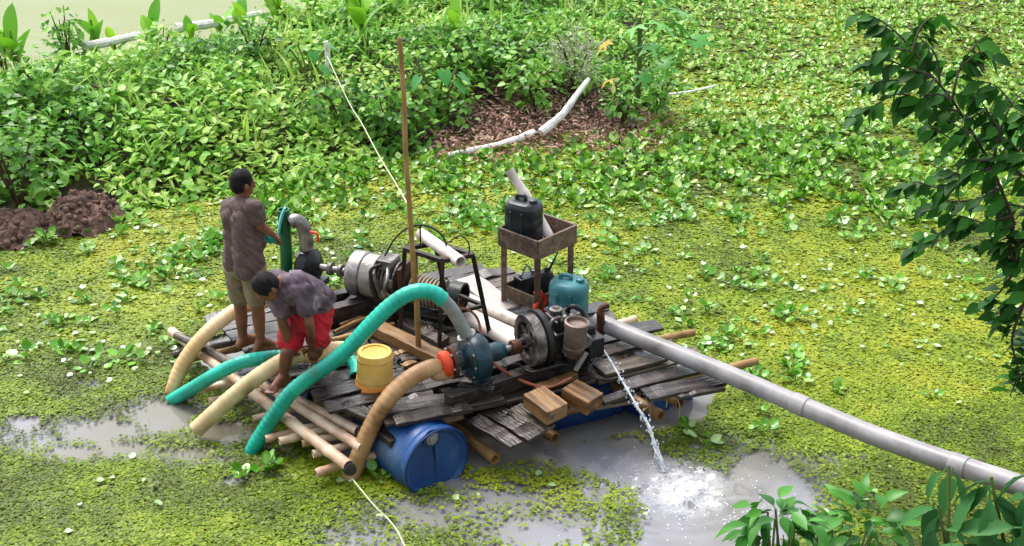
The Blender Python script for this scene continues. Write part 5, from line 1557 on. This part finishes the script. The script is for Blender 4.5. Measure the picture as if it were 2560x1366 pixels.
# foam: crumpled flecks and bubbles on the churned water
fo_m = mat('foam', ['#dfe4ea', '#f6f8fb'], 12, rough=(.3, .5), bump=0, trans=.2)
N = 12000
th = jr.uniform(0, 6.28, N); q = np.abs(jr.normal(0, .36, N))
X = splash.x + .06 + q * np.cos(th) * 1.15; Y = splash.y - .05 + q * np.sin(th) * .95
nn = vnoise(X, Y, 7, 77, 3)
k = (np.abs(nn - .5) < .035 * np.exp(-q * 1.2)) | (np.abs(vnoise(X, Y, 13, 79, 2) - .5) < .03 * np.exp(-q * 3)) | ((q < .1) & (jr.random(N) < .2))
X, Y, q = X[k], Y[k], q[k]; m = len(X)
rr_ = np.hypot(X - splash.x, Y - splash.y)
zz = .016 * np.exp(-rr_ * 1.9) * np.sin(rr_ * 30 + 9 * vnoise(X, Y, 3, 8)) + .055 * np.exp(-(rr_ / .38) ** 2) * (vnoise(X, Y, 11, 9, 4) - .45) * 2.2 + .014 * (vnoise(X, Y, 4.5, 10, 4) - .5) * np.exp(-(rr_ / 1.6) ** 2) * 2
bub_v = [(1, 0, 0), (0, 1, 0), (-1, 0, 0), (0, -1, 0), (.5, .5, .25), (-.5, .5, .3), (-.5, -.5, .25), (.5, -.5, .3), (0, 0, .4)]
bub_f = [(0, 4, 7), (0, 1, 4), (1, 5, 4), (1, 2, 5), (2, 6, 5), (2, 3, 6), (3, 7, 6), (3, 0, 7), (4, 5, 8), (5, 6, 8), (6, 7, 8), (7, 4, 8)]
V, F, T = spread(bub_v, bub_f, np.stack([X, Y, zz - .001], -1), jr.uniform(0, 6.28, m), jr.normal(0, .1, m), jr.normal(0, .1, m), jr.uniform(.002, .007, m), jr.random(m))
me = tri_mesh('foam', V, F, T); me.shade_smooth()
tag(obj('foam', me, fo_m), 'white foam where the water jet churns the pond', 'foam', kind='stuff')

# ------------------------------------------------------------------ foreground tree and bushes on the near bank
bark_m = mat('tree_bark', ['#1d1712', '#3a2f26', '#4f4236'], 8, stretch=(3, 3, .8), rough=(.75, .9), bump=.7)
tl_m = mat('tree_leaf', ['#1d4614', '#2c601c', '#3c7826', '#528e34'], 6, rough=(.4, .55), bump=0, tint=True, rnd=.6, trans=.32, spec=.2)
def blade(L, W, fold=.12, droop=.2, n=6, veins=0.0, stalk=.12):
    """leaf blade along +X with midrib fold, drooping tip and side veins"""
    v, f = [], []
    for i in range(n + 1):
        t = i / n
        w = W * .5 * math.sin(math.pi * (t ** .8)) if 0 < i < n else .002
        z = -droop * L * t * t
        rp_ = veins * (1 if i % 2 else -1)
        v += [(L * (stalk + t * (1 - stalk)), w, z + fold * w * 2 + rp_), (L * (stalk + t * (1 - stalk)), 0, z), (L * (stalk + t * (1 - stalk)), -w, z + fold * w * 2 + rp_)]
    for i in range(n):
        for s in (0, 1):
            a = i * 3 + s
            f += [(a, a + 3, a + 4), (a, a + 4, a + 1)]
    o = len(v)
    v += [(0, .003, .0), (0, -.003, 0), (L * stalk, .003, 0), (L * stalk, -.003, 0)]
    f += [(o, o + 1, o + 3), (o, o + 3, o + 2)]
    return v, f
def blade_me(m, *a, **k):
    v, f = blade(*a, **k)
    me = tri_mesh('leaf', v, f, [.45] * len(v)); me.materials.append(m); me.shade_smooth()
    return me
t_me = [blade_me(tl_m, .062, .036, droop=d, n=4) for d in (.05, .2, .35)]
tree = empty('tree', (2.35, 3.1, 1.35))
tag(tree, 'dark leafy tree branch reaching in from the right edge in the foreground', 'tree')
TL0 = Vector(tree.location)
tr = [Vector((2.35, 3.1, 1.2)), Vector((2.2, 3.15, 2.6)), Vector((2.05, 3.2, 4.0)), Vector((2.1, 3.2, 5.4)), Vector((2.2, 3.1, 7.0))]
c_, _ = resample(catmull(tr, 8), .12)
MB().tube([p - TL0 for p in c_], [.14 - .10 * i / len(c_) for i in range(len(c_))], 12).build('trunk', bark_m, tree)
YT = 3.2
TW = [  # twigs: photo pixels along each, start radius, depth
    ([(2700, 760), (2580, 640), (2530, 540), (2480, 420), (2430, 330), (2380, 250), (2330, 190), (2280, 130)], .016, 0),
    ([(2400, 280), (2330, 262), (2250, 235), (2190, 262), (2125, 300)], .006, .03),
    ([(2330, 190), (2270, 170), (2210, 150), (2160, 175)], .005, -.03),
    ([(2300, 150), (2250, 90), (2190, 45), (2130, 30)], .005, .02),
    ([(2330, 190), (2290, 210), (2230, 200), (2150, 215)], .005, .01),
    ([(2280, 130), (2235, 120), (2190, 130)], .004, -.01),
    ([(2350, 210), (2340, 140), (2300, 95), (2270, 60)], .005, .03),
    ([(2380, 250), (2340, 235), (2290, 255), (2240, 280)], .005, -.02),
    ([(2420, 300), (2460, 280), (2500, 290)], .004, .02),
    ([(2470, 400), (2430, 400), (2400, 380)], .004, -.02),
    ([(2280, 130), (2300, 70), (2330, 45), (2360, 60)], .005, -.02),
    ([(2380, 250), (2400, 170), (2440, 110), (2480, 80)], .006, .04),
    ([(2400, 170), (2450, 130), (2480, 145)], .004, .0),
    ([(2430, 330), (2390, 350), (2350, 330), (2310, 300)], .005, -.03),
    ([(2480, 420), (2500, 330), (2530, 260), (2570, 220)], .007, .05),
    ([(2500, 330), (2450, 250), (2420, 215)], .005, .02),
    ([(2530, 260), (2490, 215), (2440, 200)], .004, -.04),
    ([(2480, 420), (2420, 440), (2350, 470), (2290, 455), (2250, 480)], .006, .0),
    ([(2500, 470), (2440, 500), (2370, 505), (2300, 520)], .006, .05),
    ([(2530, 540), (2460, 560), (2380, 570), (2320, 600), (2275, 628)], .006, -.02),
    ([(2540, 560), (2480, 600), (2420, 625)], .005, .03),
    ([(2580, 640), (2530, 690), (2490, 740), (2440, 765)], .008, .02),
    ([(2600, 680), (2560, 760), (2530, 850), (2545, 930), (2525, 990)], .009, -.02),
    ([(2560, 760), (2510, 800), (2490, 830)], .005, .03),
    ([(2570, 420), (2540, 370), (2500, 345)], .006, .0),
    ([(2620, 500), (2570, 450), (2540, 420), (2560, 340)], .010, .04),
    ([(2620, 640), (2570, 580), (2540, 620), (2510, 650)], .007, -.04),
    ([(2620, 420), (2570, 300), (2540, 270)], .007, .02),
    ([(2600, 700), (2560, 720), (2520, 770), (2480, 790)], .006, .04),
    ([(2600, 800), (2570, 880), (2550, 980)], .006, .05),
    ([(2600, 600), (2540, 600), (2500, 620), (2450, 600)], .006, .0),
    ([(2610, 560), (2560, 520), (2500, 510), (2460, 530)], .006, .06),
    ([(2600, 380), (2550, 390), (2510, 400), (2470, 380)], .006, -.05),
    ([(2590, 300), (2530, 310), (2490, 320), (2450, 300)], .005, .07),
    ([(2440, 340), (2400, 320), (2370, 300), (2350, 270)], .004, .04),
    ([(2420, 450), (2380, 430), (2340, 440)], .004, .05),
    ([(2460, 560), (2400, 540), (2350, 545)], .004, -.03),
]
tr_ = random.Random(12)
cand = []
for ti, (px_, r0, dd) in enumerate(TW):
    pts = [AT(x, y, YT + dd + .03 * k) for k, (x, y) in enumerate(px_)]
    if ti == 0: pts = [Vector((2.08, 3.2, 4.3))] + pts[1:]
    c_, L__ = resample(catmull(pts, 8), .02)
    MB().tube([p - TL0 for p in c_], [r0 * .7 * (1 - .75 * i / len(c_)) for i in range(len(c_))], 6).build('branch', bark_m, tree)
    s = 0.03 if ti else .25
    side = 1
    while s < L__:
        i = min(len(c_) - 2, int(s / L__ * (len(c_) - 1)))
        d_ = (c_[i + 1] - c_[i]).normalized()
        cand.append((c_[i], d_, side)); side = -side
        s += tr_.uniform(.007, .014)
def place_leaf(mes, parent, base, p, d_, side, s, rr=tr_):
    yaw = math.atan2(d_.y, d_.x) + side * rr.uniform(.5, 1.3)
    o = obj('leaf', mes[rr.randrange(len(mes))], None, parent, p - base, (rr.gauss(0, .45), rr.uniform(.0, 1.0), yaw))
    o.scale = (s, s, s)
    return o
tr_.shuffle(cand)
for p, d_, sd3 in cand[:300]:
    place_leaf(t_me, tree, TL0, p, d_, sd3, tr_.uniform(.8, 1.25))
# rest of the crown, outside the frame: above and to the right
cr_n = 2600
u = rng.normal(0, 1, (cr_n, 3)); u /= np.linalg.norm(u, axis=1)[:, None]
pos = u * (rng.random(cr_n) ** .4)[:, None] * np.array([1.25, 1.3, .9]) + np.array([2.75, 2.9, 6.35]) - np.array(TL0)
lv_, lf_ = blade(1, .58, n=4)
V, F, T = spread(lv_, lf_, pos, rng.uniform(0, 6.28, cr_n), rng.normal(.4, .4, cr_n), rng.normal(0, .4, cr_n), rng.uniform(.05, .09, cr_n), rng.random(cr_n))
tag(obj('crown', tri_mesh('crown', V, F, T), tl_m, tree), kind='stuff')
rest_l = cand[300:]
if rest_l:                                                    # smaller leaves past the 300 largest
    pos = np.array([tuple(p - TL0) for p, _, _ in rest_l])
    yw = np.array([math.atan2(d_.y, d_.x) + s_ * tr_.uniform(.5, 1.3) for _, d_, s_ in rest_l])
    m = len(rest_l)
    V, F, T = spread(np.array(blade(.062, .036, n=4)[0]), np.array(blade(.062, .036, n=4)[1]), pos, yw, rng.uniform(0, 1, m), rng.normal(0, .45, m), rng.uniform(.7, 1.2, m), np.full(m, .45) + rng.normal(0, .2, m))
    tag(obj('leaf_mass', tri_mesh('leaf_mass', V, F, T), tl_m, tree), kind='stuff')
print('tree leaves', len(cand))

# big-leaved bush, lower right corner
bl_m = mat('long_leaf', ['#1c4420', '#2c5c2c', '#3e743a', '#538a48'], 6, rough=(.5, .65), bump=0, tint=True, rnd=.7, trans=.35, spec=.25)
b_me = [blade_me(bl_m, .24, .062, droop=d, n=12, veins=.0016, fold=.18) for d in (.12, .3, .5)]
def near_z(x, y):
    return float(-.35 + 3.4 * sstep(6.1, .6, np.array([y]))[0] + .0)
def bush(label, foot, mes, leaves, stems, smin, smax, seed=0):
    """leaves: (x, y, Y, droop) of each leaf's foot as photo pixel and distance; the twigs lead to them"""
    e = empty('bush', foot)
    f0 = Vector(foot)
    r = random.Random(seed)
    for tip in stems:
        mid = f0.lerp(tip, .55) + Vector((r.gauss(0, .03), .06, .02))
        c_, L__ = resample(catmull([f0, mid, tip], 8), .05)
        MB().tube([p - f0 for p in c_], [.011 - .007 * i / len(c_) for i in range(len(c_))], 6).build('stem', stem_m, e)
    for p, yaw, pitch in leaves:
        o = obj('leaf', mes[r.randrange(len(mes))], None, e, p - f0, (r.gauss(0, .3), pitch, yaw))
        o.scale = (r.uniform(smin, smax),) * 3
    return tag(e, label, 'bush')
def clump(cx, cy, Y, rx, ry, n, seed, up=.35):
    """leaf feet in an uneven mound seen round photo pixel (cx, cy)"""
    r = random.Random(seed)
    c = AT(cx, cy, Y)
    k = (AT(cx + 100, cy, Y) - c).length / 100
    out, st = [], []
    for i in range(n):
        a, q = r.uniform(0, 6.28), r.random() ** .5
        b_ = r.uniform(-1, 1)
        p = c + Vector((math.cos(a) * q * rx * k, b_ * rx * k * .6, math.sin(a) * q * ry * k))
        out.append((p, math.atan2(b_ * .6, math.cos(a)) + r.gauss(0, .5), r.uniform(-.2, 1.1) - up * math.sin(a)))
        if i % 9 == 0: st.append(p)
    return out, st
# whorls of long drooping leaves
r6 = random.Random(6)
lv6 = []
for (x, y, Y, n) in ((2478, 1192, 2.55, 9), (2610, 1195, 2.5, 8), (2345, 1262, 2.7, 6), (2450, 1330, 2.5, 8), (2560, 1320, 2.45, 8), (2372, 1165, 2.75, 3)):
    c6 = AT(x, y, Y)
    for q in range(n):
        lv6.append((c6 + Vector((r6.gauss(0, .012), r6.gauss(0, .012), -.012 * q)), q * 6.28 / n + r6.uniform(-.3, .3) + x, r6.uniform(.25, 1.15)))
bush('bush with long veined drooping leaves at the lower right corner', (1.35, 2.2, near_z(1.35, 2.2)), b_me, lv6, [AT(2478, 1192, 2.55), AT(2610, 1195, 2.5), AT(2345, 1262, 2.7), AT(2450, 1330, 2.5), AT(2560, 1320, 2.45), AT(2372, 1165, 2.75)], .55, .85, seed=2)
sm_me = [blade_me(mat('bush_leaf', ['#1c4a12', '#2e6a1e', '#448428', '#5c9a34'], 6, rough=(.35, .5), bump=0, tint=True, rnd=.7, trans=.28, spec=.35), .11, .05, droop=d, n=6, fold=.15) for d in (.1, .3, .5)]
l_, s_ = clump(1945, 1325, 3.6, 85, 80, 95, 31)
bush('leafy bush at the bottom edge over the open water', (.95, 3.2, near_z(.95, 3.2)), sm_me, l_, s_, .65, 1.05, seed=3)
l_, s_ = clump(2150, 1330, 3.9, 105, 100, 95, 37, .9)
bush('bright leafy bush at the bottom edge between the other two bushes', (1.2, 3.3, near_z(1.2, 3.3)), sm_me, l_, s_, .65, 1.2, seed=5)
